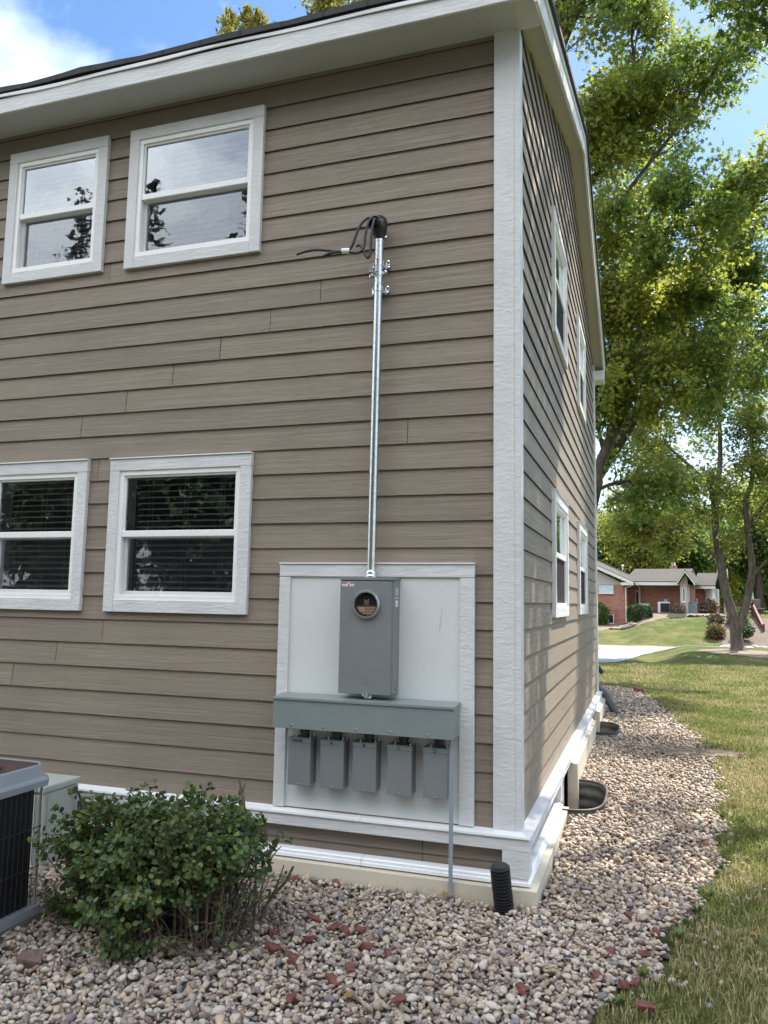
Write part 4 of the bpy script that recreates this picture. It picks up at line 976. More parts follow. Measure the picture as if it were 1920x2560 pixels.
# ------------------------------------------------------------------ grass
def grass(seed):
    r=np.random.default_rng(seed); XS=[];YS=[];
    for (y0,y1,dens,xw) in ((-3.2,1.0,5200,1.9),(1.0,4.0,3600,2.2),(4.0,8.0,1900,2.8),(8.0,13.0,1000,3.8),(13.0,21.5,520,6.2)):
        n=int(dens*(y1-y0)*xw*1.35); y=r.uniform(y0,y1,n); e=np.where(y<13.4,edge_x(y),-1.5); x=e-.10+r.uniform(0,1,n)**1.15*xw*1.35
        XS.append(x);YS.append(y)
    x=np.concatenate(XS);y=np.concatenate(YS)
    keep=(~in_gravel(x-.04,y))&(~(dirt_m(x,y)&(r.uniform(size=len(x))<.95)))
    # thin out over bare spots
    bare=np.sin(x*3.1+y*1.3)*np.sin(y*2.3-x*1.7)+.6*np.sin(x*7.7+1)*np.sin(y*5.9)
    keep&=r.uniform(size=len(x))<np.clip(1.05-.28*np.clip(bare,0,2),.2,1)
    x=x[keep];y=y[keep];n=len(x); d=np.hypot(x-.76,y+5.07)
    L=r.uniform(.022,.055,n)*(1+.015*d); wd=(.0016+.00035*d)*r.uniform(.7,1.3,n); az=r.uniform(0,2*np.pi,n); lean=r.gamma(2.0,.32,n).clip(0,1.35)
    dx,dy=np.cos(az),np.sin(az); wx,wy=-dy,dx; z0=h(x,y)-.002
    def pt(t,l): 
        k=L*t; return np.stack([x+dx*k*np.sin(l),y+dy*k*np.sin(l),z0+k*np.cos(l)],-1)
    p0=pt(0,lean); p1=pt(.55,lean*.6); p2=p1+np.stack([dx*np.sin(lean*1.3),dy*np.sin(lean*1.3),np.cos(lean*1.3)],-1)*(L*.5)[:,None]
    w=np.stack([wx,wy,0*wx],-1)*wd[:,None]
    V=np.stack([p0-w,p0+w,p1+w*.8,p1-w*.8,p2],1).reshape(-1,3); b=np.arange(n)*5
    F=np.concatenate([np.stack([b,b+1,b+2],-1),np.stack([b,b+2,b+3],-1),np.stack([b+3,b+2,b+4],-1)])
    o=np_mesh('grass',V,F,M['grass_blade']); tag(o,'short dry mown lawn grass beside the gravel bed','grass',kind='stuff')
grass(21)
# bits of twig and bark fallen between the stones
mb=MB(); rt_=random.Random(12)
for k in range(420):
    y=rt_.uniform(-2.6,4) if k%3 else rt_.uniform(-2.4,-.3); x=rt_.uniform(-3.6,1.4)
    if not bool(clear(np.array([x]),np.array([y]))[0]): continue
    a=rt_.uniform(0,6.28); l=rt_.uniform(.012,.055); z=float(h(x,y))+rt_.uniform(.008,.026)
    mb.tube([(x,y,z),(x+math.cos(a)*l*.5+rt_.uniform(-.004,.004),y+math.sin(a)*l*.5,z+.003),(x+math.cos(a)*l,y+math.sin(a)*l,z-.002)],[.002,.0018,.001],4,cap=False)
tag(mb.build('twig_litter',M['twig'],None,recalc=False),'bits of twig and bark scattered between the pebbles','litter',kind='stuff')
# a few broadleaf weeds along the edge of the bed
def weed(x,y,n,s,seed):
    r=random.Random(seed); mb=MB()
    for i in range(n):
        a=r.uniform(0,6.28); l=s*r.uniform(.5,1.1); t=r.uniform(.3,1.1); c=Vector((math.cos(a)*l*math.sin(t),math.sin(a)*l*math.sin(t),l*math.cos(t)*.8+.01)); w=Vector((-math.sin(a),math.cos(a),0))*l*.28
        mb.add([Vector((0,0,0)),c*.55+w+Vector((0,0,.006)),c,c*.55-w+Vector((0,0,.006))],[(0,1,2),(0,2,3)])
    o=mb.build('weed',M['leaf_shrub'],recalc=False); o.location=(x,y,float(h(x,y))+.01); tag(o,'low green broadleaf weed at the edge of the gravel bed','weed','weeds along the gravel edge')
for i,(x,y) in enumerate(((.62,-1.12),(.95,-.05),(1.02,.18),(.9,-.25),(1.22,1.0),(1.33,2.2),(.98,3.6),(1.40,3.2),(.72,-.78),(1.12,.5),(.9,8.6))): weed(x,y,12,.06,i)
# ================================================================== plants
def leaf_arrays(P,A,Nn,S,shape):
    # P points, A axis (base->tip), Nn normals, S sizes
    A=A/np.linalg.norm(A,axis=1,keepdims=True); B=np.cross(Nn,A); B/=np.linalg.norm(B,axis=1,keepdims=True)+1e-9; C=np.cross(A,B)
    T,F=shape; V=P[:,None,:]+S[:,None,None]*(T[None,:,0:1]*B[:,None,:]+T[None,:,1:2]*A[:,None,:]+T[None,:,2:3]*C[:,None,:])
    n=len(P); return V.reshape(-1,3),(F[None]+(np.arange(n)*len(T))[:,None,None]).reshape(-1,F.shape[1])
MAPLE=(np.array([(0,.38,.03),(0,0,0),(.13,.16,-.01),(.46,.10,-.06),(.28,.34,-.01),(.52,.62,-.09),(.20,.58,0),(0,1,-.10),(-.20,.58,0),(-.52,.62,-.09),(-.28,.34,-.01),(-.46,.10,-.06),(-.13,.16,-.01)]),
 np.array([(0,i,i+1) for i in range(1,12)]+[(0,12,1)]))
OVAL=(np.array([(0,0,0),(.33,.22,.05),(.40,.55,.06),(.18,.92,.0),(0,1,-.03),(-.18,.92,0),(-.40,.55,.06),(-.33,.22,.05),(0,.5,-.03)]),np.array([(8,i,(i+1)%8) for i in range(8)]))
DIAM=(np.array([(0,0,0),(.36,.45,.07),(0,1,0),(-.36,.45,.07)]),np.array([(0,1,2),(0,2,3)]))
def branch_poly(p,d,L,r0,n,rng,wob,up):
    pts=[p]; d=d/np.linalg.norm(d)
    for i in range(n):
        d=d+rng.normal(0,wob,3)+np.array([0,0,up]); d/=np.linalg.norm(d); pts.append(pts[-1]+d*L/n)
    return np.array(pts)
class Tree:
    def __init__(s,seed): s.r=np.random.default_rng(seed); s.mb=MB(); s.tw=[]
    def limb(s,pts,r0,r1,n=8): s.mb.tube(smooth_path(pts,4),list(np.linspace(r0,r1,(len(pts)-1)*4+1)),n,cap=True)
    def spread(s,pts,L,r,level,nch,ang=.9,start=.15,up=.05,keep=None):
        # sub-branches along a polyline
        R=s.r; pts=[np.array(p,float) for p in pts]; seg=[np.linalg.norm(pts[i+1]-pts[i]) for i in range(len(pts)-1)]; tot=sum(seg)
        for k in range(nch):
            t=(start+(1-start)*(k+R.uniform(.1,.9))/nch)*tot if k<nch-1 else tot*.999; i=0
            tt=t
            while i<len(seg)-1 and tt>seg[i]: tt-=seg[i]; i+=1
            p=pts[i]+(pts[i+1]-pts[i])*(tt/seg[i]); d=(pts[i+1]-pts[i])/seg[i]
            q=R.normal(size=3); q-=d*(q@d); q/=np.linalg.norm(q)+1e-9; q[2]*=.75
            a=ang*R.uniform(.6,1.25) if k<nch-1 else .25
            nd=d*math.cos(a)+q*math.sin(a); l=L*R.uniform(.6,1.15)*(1-.35*t/tot)
            if keep is not None and not keep(p+nd*l): continue
            bp=branch_poly(p,nd,l,r,4 if level>0 else 3,R,.16,up)
            if level>0:
                s.mb.tube([tuple(x) for x in bp],list(np.linspace(r,r*.35,len(bp))),5 if level>1 else 4,cap=False)
                s.spread(bp,L*.55,r*.42,level-1,max(4,int(nch*.85)),ang,.12,up*.6,keep)
            else:
                if s.r.uniform()<.5: s.mb.tube([tuple(x) for x in bp],[r*.8,r*.7,r*.6,r*.4],3,cap=False)
                s.tw.append(bp)
    def leaves(s,per,size,droop=.5,spread=.16):
        R=s.r; P=[];A=[]
        tw=np.array(s.tw); n=len(tw); m=tw.shape[1]
        k=per; t=R.uniform(.1,1,(n,k))*(m-1); i=np.minimum(t.astype(int),m-2); f=t-i
        base=tw[np.arange(n)[:,None],i]*(1-f[...,None])+tw[np.arange(n)[:,None],i+1]*f[...,None]
        d=tw[np.arange(n)[:,None],i+1]-tw[np.arange(n)[:,None],i]; d/=np.linalg.norm(d,axis=-1,keepdims=True)
        A=d*.6+R.normal(0,.75,d.shape)+np.array([0,0,-droop]); A/=np.linalg.norm(A,axis=-1,keepdims=True)
        base=base+A*R.uniform(.02,spread,(n,k,1))
        N=R.normal(0,.75,d.shape)+np.array([0,0,1.0]); N=N-A*np.sum(N*A,-1,keepdims=True)
        S=size*R.uniform(.6,1.2,(n,k))
        return base.reshape(-1,3),A.reshape(-1,3),N.reshape(-1,3),S.reshape(-1)
def finish(T,name,label,cat,bark_,leaf,shape,per,size,group=None,droop=.5,spread=.16):
    e=empty(name,(0,0,0),label=label,cat=cat,group=group)
    T.mb.build('trunk',M[bark_],e,True,recalc=False)
    P,A,N,S=T.leaves(per,size,droop,spread); V,F=leaf_arrays(P,A,N,S,shape); np_mesh('crown',V,F,M[leaf],e); print(name,len(T.tw),'twigs',len(P),'leaves'); return e
V3=lambda *a:np.array(a,float)
# the big maple whose limbs come from behind the house
T=Tree(101)
base=(-2.6,15.2,-.1); f1=(-2.3,15.0,3.2)
T.limb([base,(-2.5,15.1,1.5),f1],.42,.34,12)
L1=[f1,(-1.4,14.6,3.7),(-.38,14,4.37),(-.22,14,5.08),(.14,14,5.88),(.56,14,6.78),(.74,14,6.96),(1.28,14,7.06),(1.72,14,7.32),(2.16,14.1,7.38),(3.0,14.3,7.7)]
T.mb.tube(smooth_path(L1,4),list(np.interp(np.linspace(0,1,41),[0,.25,.5,.65,1],[.15,.12,.10,.06,.02])),10)
L1b=[(.5,14,6.68),(.53,14,7.31),(.44,14,7.61),(.58,14.1,7.9),(.8,14.3,8.6)]; T.limb(L1b,.055,.025,6)
L2=[(-2.25,15,4.5),(-1.6,14.2,7.5),(-.63,13.4,9.99),(-.07,13.2,10.22),(.46,13,10.15),(1.15,12.8,10.1),(1.56,12.6,10.13),(2.25,12.3,10.02),(2.92,12.0,10.04),(3.6,11.8,10.25)]; T.limb(L2,.14,.022,7)
L3=[(-2.2,14.8,6),(-1.5,13.8,9.3),(-.51,13,11.26),(-.14,13,11.8),(.14,13,12.2),(.5,13,12.78),(.82,13,13.22),(1.22,13,13.39),(1.57,13,13.51),(2.2,13.1,13.9)]; T.limb(L3,.13,.02,7)
L3b=[(.82,13,13.2),(.7,13,13.84),(.76,13,14.53),(.72,13,15.25),(.9,13.2,16)]; T.limb(L3b,.05,.02,6)
L4=[f1,(-2.6,14.6,8),(-1.9,13.2,12),(-1.12,12.2,13.93),(-.85,12.1,14.61),(-.62,12,15.01),(-.39,12,15.45),(-.12,12,16.08),(.3,12,17)]; T.limb(L4,.24,.05,8)
L4b=[(-.85,12.1,14.6),(-.8,12.1,15.25),(-.73,12.2,15.93),(-.6,12.3,17)]; T.limb(L4b,.06,.03,6)
L6=[(-.6,13.6,10.2),(.7,13.2,11.6),(1.73,13,12.75),(2.26,13,13.52),(2.52,13,13.91),(2.9,13,14.5)]; T.limb(L6,.05,.02,6)
L7=[(-1.2,14.5,3.9),(-.2,14.4,4.6),(.5,14.4,4.75),(1.2,14.6,4.6)]; T.limb(L7,.06,.02,6)
L8=[(-.1,14.0,5.4),(-.3,13.8,6.4),(-.5,13.6,7.6),(-.2,13.4,8.5),(.3,13.3,9.0)]; T.limb(L8,.05,.02,6)
for l,n,LL in((L1[3:],12,1.5),(L1b,8,1.3),(L2[2:],13,1.5),(L3[2:],12,1.5),(L3b,9,1.4),(L4[3:],12,1.8),(L4b,8,1.4),(L6[1:],9,1.25),(L7[1:],9,1.1),(L8,11,1.3)):
    T.spread(l,LL,.022,2,n,.95,.05,.03)
L10=[(-1.5,14.4,7.2),(-.9,14.0,8.3),(-.2,13.8,8.9),(.5,13.7,9.1),(1.4,13.6,9.0),(2.4,13.6,8.7)]; T.limb(L10,.07,.02,6); T.spread(L10[1:],1.3,.022,2,11,.95,.05,.03)
L11=[(-1.9,13.2,12),(-1.2,12.6,12.6),(-.7,12.4,12.9),(-.2,12.3,13.0)]; T.limb(L11,.06,.02,6); T.spread(L11[1:],1.1,.02,2,10,.95,.05,.03)
L12=[(-1.6,14.2,7.5),(-1.0,13.8,8.6),(-.6,13.5,9.3),(-.3,13.4,9.8)]; T.limb(L12,.06,.02,6); T.spread(L12[1:],1.1,.02,2,10,.95,.05,.03)
L9=[f1,(-4,15.5,7),(-5.5,16,11),(-6,16,14)]; T.limb(L9,.2,.05,7); T.spread(L9,2.2,.03,2,7,1.0,.3,.05)
finish(T,'maple_tree','big green and yellow maple with spreading limbs behind the far end of the house','tree','bark','leaf_maple',MAPLE,7,.122,droop=.5,spread=.26)
# second broadleaf tree beyond it, with one dark limb rising to the right
T=Tree(202)
T.limb([(-1.6,21,0),(-1.3,20.6,3),(-.6,19.4,5.6)],.36,.24,10)
K1=[(-.6,19.4,5.6),(.6,18,7.2),(1.38,17,8.44),(1.75,17,9.19),(1.96,17,9.73),(2.28,17,10.32),(2.54,17,10.68),(2.86,17,11.21),(3.4,17.2,12.2)]; T.limb(K1,.19,.07,8)
K2=[(2.28,17,10.3),(2.7,17,10.7),(3.2,17,10.9),(3.9,17.2,11.2)]; T.limb(K2,.06,.02,6)
K3=[(-.6,19.4,5.6),(.2,19,8),(.6,18.6,11),(.9,18.4,14)]; T.limb(K3,.16,.04,7)
K4=[(.6,18,7.2),(1.6,18,7.6),(2.6,18.2,8.2),(3.6,18.4,8.6)]; T.limb(K4,.07,.02,6)
for l,n,LL in((K1[1:],12,1.8),(K2,8,1.4),(K3[1:],12,2.0),(K4,10,1.6)): T.spread(l,LL,.024,2,n,.95,.05,.03)
finish(T,'maple_tree','darker green tree behind the big maple with a thick limb rising right','tree','bark_dark','leaf_dark',MAPLE,9,.125,droop=.5,spread=.26)
# twin-trunk tree on its ring of mulch
T=Tree(303)
C1=[(4.24,29.5,.05),(4.2,29.5,.5),(4.13,29.5,1.29),(3.87,29.5,2.4),(3.68,29.5,3.69),(3.56,29.5,4.83),(3.52,29.5,6.14),(3.31,29.5,6.81),(2.87,29.5,7.33),(2.0,29.3,8.2)]
T.mb.tube(smooth_path(C1,4),list(np.interp(np.linspace(0,1,37),[0,.04,.12,.3,.6,1],[.40,.27,.23,.18,.14,.05])),12)
C2=[(4.25,29.5,.9),(4.5,29.5,1.6),(4.64,29.5,2.09),(4.85,29.5,3.37),(4.75,29.5,4.82),(4.72,29.5,6.12),(4.97,29.5,6.93),(5.02,29.5,8.57),(4.78,29.5,10.25),(4.8,29.5,13)]; T.limb(C2,.17,.05,10)
C3=[(3.6,29.5,6.1),(3.8,29.5,7.8),(3.82,29.5,9.47),(3.74,29.5,11),(3.6,29.5,13.5)]; T.limb(C3,.12,.03,7)
C4=[(3.7,29.5,3.6),(3.2,29.2,4.1),(2.4,28.8,4.7),(1.4,28.4,5.0),(.4,28,5.0)]; T.limb(C4,.06,.018,6)
C5=[(4.75,29.5,5),(5.4,29.3,6),(6.4,29,7),(7.6,28.6,7.6)]; T.limb(C5,.08,.02,6)
C6=[(3.55,29.5,5.2),(2.8,29.6,5.9),(1.8,29.8,6.3),(.6,30,6.4)]; T.limb(C6,.06,.02,6)
C7=[(2.5,29.4,7.7),(1.4,29.4,8.8),(.4,29.4,9.6)]; T.limb(C7,.05,.02,6)
C8=[(4.6,29.5,2.6),(5.3,29.0,3.6),(6.2,28.6,4.2),(7.2,28.2,4.4)]; T.limb(C8,.05,.02,6)
for l,n,LL in((C1[5:],11,1.9),(C2[3:],13,1.9),(C3,11,1.9),(C4[1:],11,1.5),(C5[1:],10,1.7),(C6[1:],10,1.7),(C7,10,1.7),(C8[1:],10,1.4)): T.spread(l,LL,.024,2,n,.95,.05,.03)
finish(T,'maple_tree','twin-trunk maple with reddening leaves standing in a ring of mulch','tree','bark','leaf_autumn',MAPLE,8,.135,droop=.5,spread=.26)
# tree standing just right of the picture: its crown overhangs the corner and shades the bed
T=Tree(404)
T.limb([(7.2,8.8,0),(7.0,8.7,3),(6.5,8.4,6.5)],.3,.22,10)
for i,(tip,r0) in enumerate((((2.2,7.0,11.3),.10),((3.2,4.6,11.6),.09),((5.0,3.4,11.5),.09),((5.5,7.0,14.5),.12),((7.4,4.8,12.2),.09),((8.5,7,13.5),.09),((3.6,6.6,13.2),.09),((2.0,5.0,12.6),.07))):
    s0=V3(6.5,8.4,6.5); t=V3(*tip); l=[tuple(s0),tuple(s0*.55+t*.45+V3(0,0,.6)),tuple(s0*.2+t*.8+V3(0,0,.3)),tuple(t)]; T.limb(l,r0,.025,6); T.spread(l[1:],1.5,.022,2,8,1.0,.05,.04,keep=lambda p:p[2]>10.2 or p[0]>.9+.16*(p[1]+5.1))
finish(T,'maple_tree','near maple branch hanging in at the top right corner of the picture','tree','bark_dark','leaf_dark',MAPLE,11,.125,droop=.55,spread=.24)
# two golden-green evergreens behind the roof
def cypress(x,y,top,rad,hgt,seed,label,lean=0):
    r=np.random.default_rng(seed); e=empty('cypress_tree',(0,0,0),label=label,cat='tree',group='evergreens behind the roof')
    mb=MB(); mb.tube([(x,y,0),(x,y,top-1)],[.25,.05],8); mb.build('trunk',M['bark_dark'],e,True)
    n=42000; P=[];A=[]
    for k in range(70):
        zt=top-hgt*r.uniform(0,1)**.75; R=rad*((top-zt)/hgt)**.6+.1; a=r.uniform(0,6.28); c=V3(x+math.cos(a)*R*r.uniform(.2,.95),y+math.sin(a)*R*r.uniform(.2,.95),zt)
        m=n//70; t=r.uniform(0,1,m)**.7; L=1.1; off=r.normal(0,.16,(m,3))*(1-t[:,None]*.8)*(1.3,1.3,.6)
        P.append(c+np.stack([0*t,0*t,t*L-.5],-1)+off); A.append(off*1.2+V3(0,0,.5)+r.normal(0,.25,(m,3)))
    P=np.concatenate(P);A=np.concatenate(A); V,F=leaf_arrays(P,A,r.normal(size=P.shape),r.uniform(.07,.16,len(P)),DIAM); np_mesh('crown',V,F,M['leaf_cypress'],e)
cypress(-10.1,14,18.7,2.6,6,1,'golden-green evergreen tip peeking over the middle of the roof edge')
cypress(-6.7,14,20.8,4.4,9,2,'wider golden-green evergreen rising above the roof toward the corner')
# conifers and a row of trees behind the camera: mirrored in the panes, some added to block low sky
def conifer(x,y,top,rad,seed):
    r=np.random.default_rng(seed); e=empty('conifer_tree',(0,0,0),label='tall dark conifer across the yard, mirrored in the upper windows',cat='tree',group='conifers mirrored in the windows')
    mb=MB(); mb.tube([(x,y,-.2),(x,y,top)],[.3,.02],8); P=[];A=[]
    z=2.0
    while z<top-.15:
        R=rad*(1-(z/top))**.8*1.0+.15
        for k in range(7):
            a=r.uniform(0,6.28); l=R*r.uniform(.7,1.1); n=max(12,int(l*150)); t=r.uniform(.05,1,n); dz=-.25*t*l+.12*(t*l)**2/max(l,.3)
            px=x+math.cos(a)*t*l; py=y+math.sin(a)*t*l; w=.10+.14*l*(1-t)
            P.append(np.stack([px,py,z+dz],-1)+r.normal(0,1,(n,3))*(w*.6)[:,None]*(1,1,.35)); A.append(np.tile(V3(math.cos(a),math.sin(a),-.1),(n,1))+r.normal(0,.5,(n,3)))
            mb.tube([(x,y,z),(x+math.cos(a)*l,y+math.sin(a)*l,z-.12*l)],[.03,.008],4)
        z+=.42
    mb.build('trunk',M['bark_dark'],e,True,recalc=False); P=np.concatenate(P);A=np.concatenate(A); V,F=leaf_arrays(P,A,r.normal(size=P.shape),r.uniform(.05,.12,len(P)),DIAM); np_mesh('crown',V,F,M['needle'],e)
conifer(-16.1,-18,16.9,2.5,1); conifer(-19.4,-18.4,17.3,2.5,2); conifer(-28,-22,15,3.2,3)
def blob_tree(name,x,y,z0,hc,rx,rz,n,leaf,seed,label,group,size=.3,trunk=True,lobes=9,kind=None):
    r=np.random.default_rng(seed); e=empty(name,(0,0,0),label=label,cat='tree',group=group,kind=kind)
    mb=MB(); mb.tube([(x,y,z0-.3),(x+.1,y,z0+hc*.6),(x,y,z0+hc)],[rx*.09,rx*.07,rx*.03],8)
    P=[];C=[]
    for k in range(lobes):
        a=r.uniform(0,6.28); u=r.uniform(-.75,.9); q=math.sqrt(1-u*u)*r.uniform(.35,.75); c=V3(x+rx*q*math.cos(a),y+rx*q*math.sin(a),z0+hc+rz*u*.75); s=r.uniform(.32,.5)
        mb.tube([(x,y,z0+hc*.7),tuple(c)],[rx*.03,.02],5)
        m=n//lobes; d=r.normal(size=(m,3)); d/=np.linalg.norm(d,axis=1,keepdims=True); rad=r.uniform(.25,1,m)**.45
        cl=r.normal(0,.13,(max(3,m//25),3))[r.integers(0,max(3,m//25),m)]
        P.append(c+d*rad[:,None]*V3(rx*s,rx*s,rz*s)*1.0+cl*rx*.8); C.append(d)
    P=np.concatenate(P);C=np.concatenate(C); A=C*.5+r.normal(0,.6,P.shape)+V3(0,0,-.3); N=C*.4+r.normal(0,.5,P.shape)+V3(0,0,.8); V,F=leaf_arrays(P,A,N,size*r.uniform(.6,1.3,len(P)),DIAM)
    mb.build('trunk',M['bark_dark'],e,True,recalc=False); np_mesh('crown',V,F,M[leaf],e); return e
for i,(x,y,hc,rx) in enumerate(((-10.0,-20,9.2,4.2),(-3.5,-20,9.5,4.6),(4,-21,9.5,5),(12,-20,9.5,5),(-9,-21,5.2,3.6),(-13,-22,6.0,4.0),(-17.5,-23,5.6,3.8),(-22.5,-22,5.6,4.0),(-4,-23,5.4,3.8),(2,-24,6,4.2),(9,-25,6,4.4))):  # first four: added outside the reflections to darken the eaves
    blob_tree('offscreen_tree',x,y,0,hc,rx,hc*.75,15000,'needle',50+i,'dark leafy tree across the yard, for window reflections and blocking low sky light','trees mirrored in the windows',.42)
# ------------------------------------------------------------------ the bush in front
def bush():
    r=np.random.default_rng(9); e=empty('bush',(-1.80,-1.0,0),label='clipped leafy green bush with bare brown stems at its right side',cat='bush')
    mb=MB(); tips=[]
    cx_,cy_=-1.80,-1.13
    def env(x,y):   # top surface
        u=((x-cx_)/.70); v=((y-cy_)/.46); q=np.clip(1-np.abs(u)**3.2-np.abs(v)**2.8,0,1); return .27+.45*q**.45
    for k in range(230):
        a=r.uniform(0,6.28); q=math.sqrt(r.uniform(0,1)); q=min(q,.97); bx_=cx_+.42*q*math.cos(a)+.06; by_=cy_+.24*q*math.sin(a); tx=cx_+.70*q*math.cos(a)*r.uniform(.75,1.03)+r.normal(0,.025); ty=cy_+.48*q*math.sin(a)*r.uniform(.75,1.08)+r.normal(0,.03)
        tz=float(env(tx,ty))*r.uniform(.62,1.0) if q<.85 else r.uniform(.05,.62)
        p=[(bx_,by_,-.03),(bx_*.65+tx*.35+r.normal(0,.02),by_*.65+ty*.35+r.normal(0,.02),tz*.42),(bx_*.25+tx*.75+r.normal(0,.02),by_*.25+ty*.75+r.normal(0,.02),tz*.78),(tx,ty,tz)]
        sp=smooth_path(p,3); mb.tube(sp,list(np.linspace(r.uniform(.004,.009),.0016,len(sp))),5,cap=False)
        sp=np.array([tuple(x) for x in sp]); tips.append(sp)
        for j in range(7):
            i=r.integers(3,len(sp)); d=r.normal(size=3); d[2]=abs(d[2])*.4; d/=np.linalg.norm(d); l=r.uniform(.05,.16)
            q2=np.array([sp[i],sp[i]+d*l*.5+r.normal(0,.008,3),sp[i]+d*l]); mb.tube([tuple(x) for x in q2],[.0022,.0016,.001],3,cap=False); tips.append(q2)
    # bare stems leaning out of the right side, a sawn stub at the top
    for (p,r0) in (([(-1.34,-.877,-.02),(-1.30,-.86,.09),(-1.262,-.85,.16),(-1.19,-.85,.24),(-1.137,-.85,.335)],.0125),([(-1.262,-.85,.165),(-1.225,-.85,.25),(-1.195,-.85,.335)],.006),([(-1.36,-.88,-.02),(-1.36,-.86,.18),(-1.37,-.86,.42)],.010),([(-1.32,-.90,-.02),(-1.30,-.92,.2),(-1.24,-.93,.38),(-1.18,-.93,.46)],.005),
        ([(-1.45,-.95,.1),(-1.415,-.95,.5),(-1.405,-.95,.66),(-1.425,-.95,.73),(-1.44,-.95,.80)],.011),([(-1.425,-.95,.72),(-1.405,-.95,.78)],.006),([(-1.62,-1.24,.0),(-1.4,-1.25,.03),(-1.15,-1.2,.05)],.006),([(-1.8,-1.34,.02),(-1.5,-1.40,.035),(-1.28,-1.36,.05)],.007),([(-1.5,-1.15,.02),(-1.25,-1.08,.10),(-1.05,-1.02,.09)],.005),([(-1.48,-1.05,.02),(-1.27,-1.0,.18),(-1.12,-.98,.25)],.005)):
        sp=smooth_path(p,4); mb.tube(sp,list(np.linspace(r0,r0*.55,len(sp))),7)
        for j in range(3):
            i=r.integers(2,len(sp)); d=r.normal(size=3); d/=np.linalg.norm(d); q2=np.array(sp[i]); mb.tube([tuple(q2),tuple(q2+d*r.uniform(.03,.08))],[.002,.001],3)
    for k in range(60):
        x=r.uniform(-1.75,-1.2); y=r.uniform(-1.3,-.75); d=r.normal(size=3); d[2]=abs(d[2])*.6; d/=np.linalg.norm(d); l=r.uniform(.1,.28); p0=np.array([x,y,.01]); mb.tube([tuple(p0),tuple(p0+d*l*.5+r.normal(0,.015,3)),tuple(p0+d*l)],[.003,.0025,.001],4,cap=False)
    o=mb.build('stems',M['twig'],e,True,recalc=False); o.location=-Vector(e.location)
    P=[];A=[]
    for sp in tips:
        n=len(sp); k=13
        t=r.uniform(.35 if n>3 else .1,1,k)*(n-1); i=np.minimum(t.astype(int),n-2); f=(t-i)[:,None]; b=sp[i]*(1-f)+sp[i+1]*f
        out=b-np.array([cx_,cy_,.35]); out/=np.linalg.norm(out,axis=1,keepdims=True); a=out*.5+r.normal(0,.7,b.shape)+V3(0,0,-.1); a/=np.linalg.norm(a,axis=1,keepdims=True)
        P.append(b+a*.012); A.append(a)
    P=np.concatenate(P);A=np.concatenate(A)
    # leaves are sparse low on the right, where the old wood shows
    low=(P[:,2]<.14+.55*np.clip(P[:,0]+1.75,0,.42))&(P[:,0]>-1.66)
    keep=(~low|(r.uniform(size=len(P))<.10))&(P[:,2]>.02); P=P[keep];A=A[keep]
    out=P-np.array([cx_,cy_,.30]); out/=np.linalg.norm(out,axis=1,keepdims=True)
    N=out*.8+V3(0,0,.6)+r.normal(0,.45,P.shape); V,F=leaf_arrays(P,A,N,r.uniform(.017,.040,len(P)),OVAL)
    o=np_mesh('foliage',V,F,M['leaf_shrub'],e); o.location=-Vector(e.location); print('bush leaves',len(P))
bush()
# ================================================================== far side of the yard
def sheetpoly(name,poly,mat,dz,st=.35,kind='structure'):
    px=np.array([p[0] for p in poly]);py=np.array([p[1] for p in poly])
    def m(x,y):
        c=np.zeros(x.shape,bool); j=len(px)-1
        for i in range(len(px)):
            c^=((py[i]>y)!=(py[j]>y))&(x<(px[j]-px[i])*(y-py[i])/(py[j]-py[i]+1e-12)+px[i]); j=i
        return c
    return sheet(name,m,px.min(),px.max(),py.min(),py.max(),st,mat,dz,kind=kind)
drv=sheetpoly('driveway',[(-7,33.3),(.9,32.7),(2,31.8),(14,32.0),(14,36.0),(2,36.4),(-7,37.0)],'concrete',.010,.1)
pad=sheetpoly('driveway',[(-7,24.6),(-.85,24.7),(-.2,25.5),(.1,27),(.32,28.5),(.72,31),(1.2,32.5),(-7,33.25)],'concrete_new',.014,.08)
mulch=sheetpoly('mulch_ring',[(4.25+(1.5+.12*math.sin(5*a))*math.cos(a),28.2+(2.2+.2*math.sin(4*a))*math.sin(a)) for a in np.linspace(0,6.28,40)[:-1]],'mulch',.012,.12)
grav=sheetpoly('far_gravel',[(-3,41),(-1.64,41.1),(-1.05,41.9),(-.41,41.9),(.4,41.2),(1.08,41.5),(1.65,42.3),(3.03,43.1),(4.15,43.1),(4.9,43),(4.9,45.6),(3,46.5),(-3,46)],'mulch',.012,.15)
bed=sheetpoly('planting_bed',[(4.5,43),(4.5,41.8),(4.05,38.5),(4.4,37),(4.9,36.4),(9,36),(9,43)],'soil',.012,.15)
# brick house
Yh=45.0
bh=empty('brick_house',(0,Yh,.6),label='low red brick house with grey shingle roof across the lawn',cat='house'); bh.rotation_euler=(0,0,R_(-9))
def H(mb,name,mat,smooth=False,parent=None): o=mb.build(name,M[mat],parent or bh,smooth); o.location=-Vector(bh.location) if parent is None else (0,0,0); return o
mb=MB(); mb.box(-9,-.42,Yh,Yh+9,.3,3.06).box(-.42,3.2,Yh+1.6,Yh+9,.3,3.1); mb.box(3.2,3.80,Yh+4.5,Yh+9,.6,2.98); H(mb,'wall','brick')
mb=MB(); mb.add([(-9,Yh-.004,3.06),(-.42,Yh-.004,3.06),(-4.7,Yh-.004,5.2)],[(0,1,2)]); mb.box(-9,-.41,Yh-.03,Yh-.002,3.03,3.10); H(mb,'gable_siding','grey_siding_far')
mb=MB()
for k in range(13):
    z=3.15+k*.15; xr=-.42-(z-3.06)/2.14*4.28; mb.box(-4.7-(xr+4.7),xr,Yh-.018,Yh-.004,z,z+.012)
H(mb,'siding_lap','grey_siding_far')
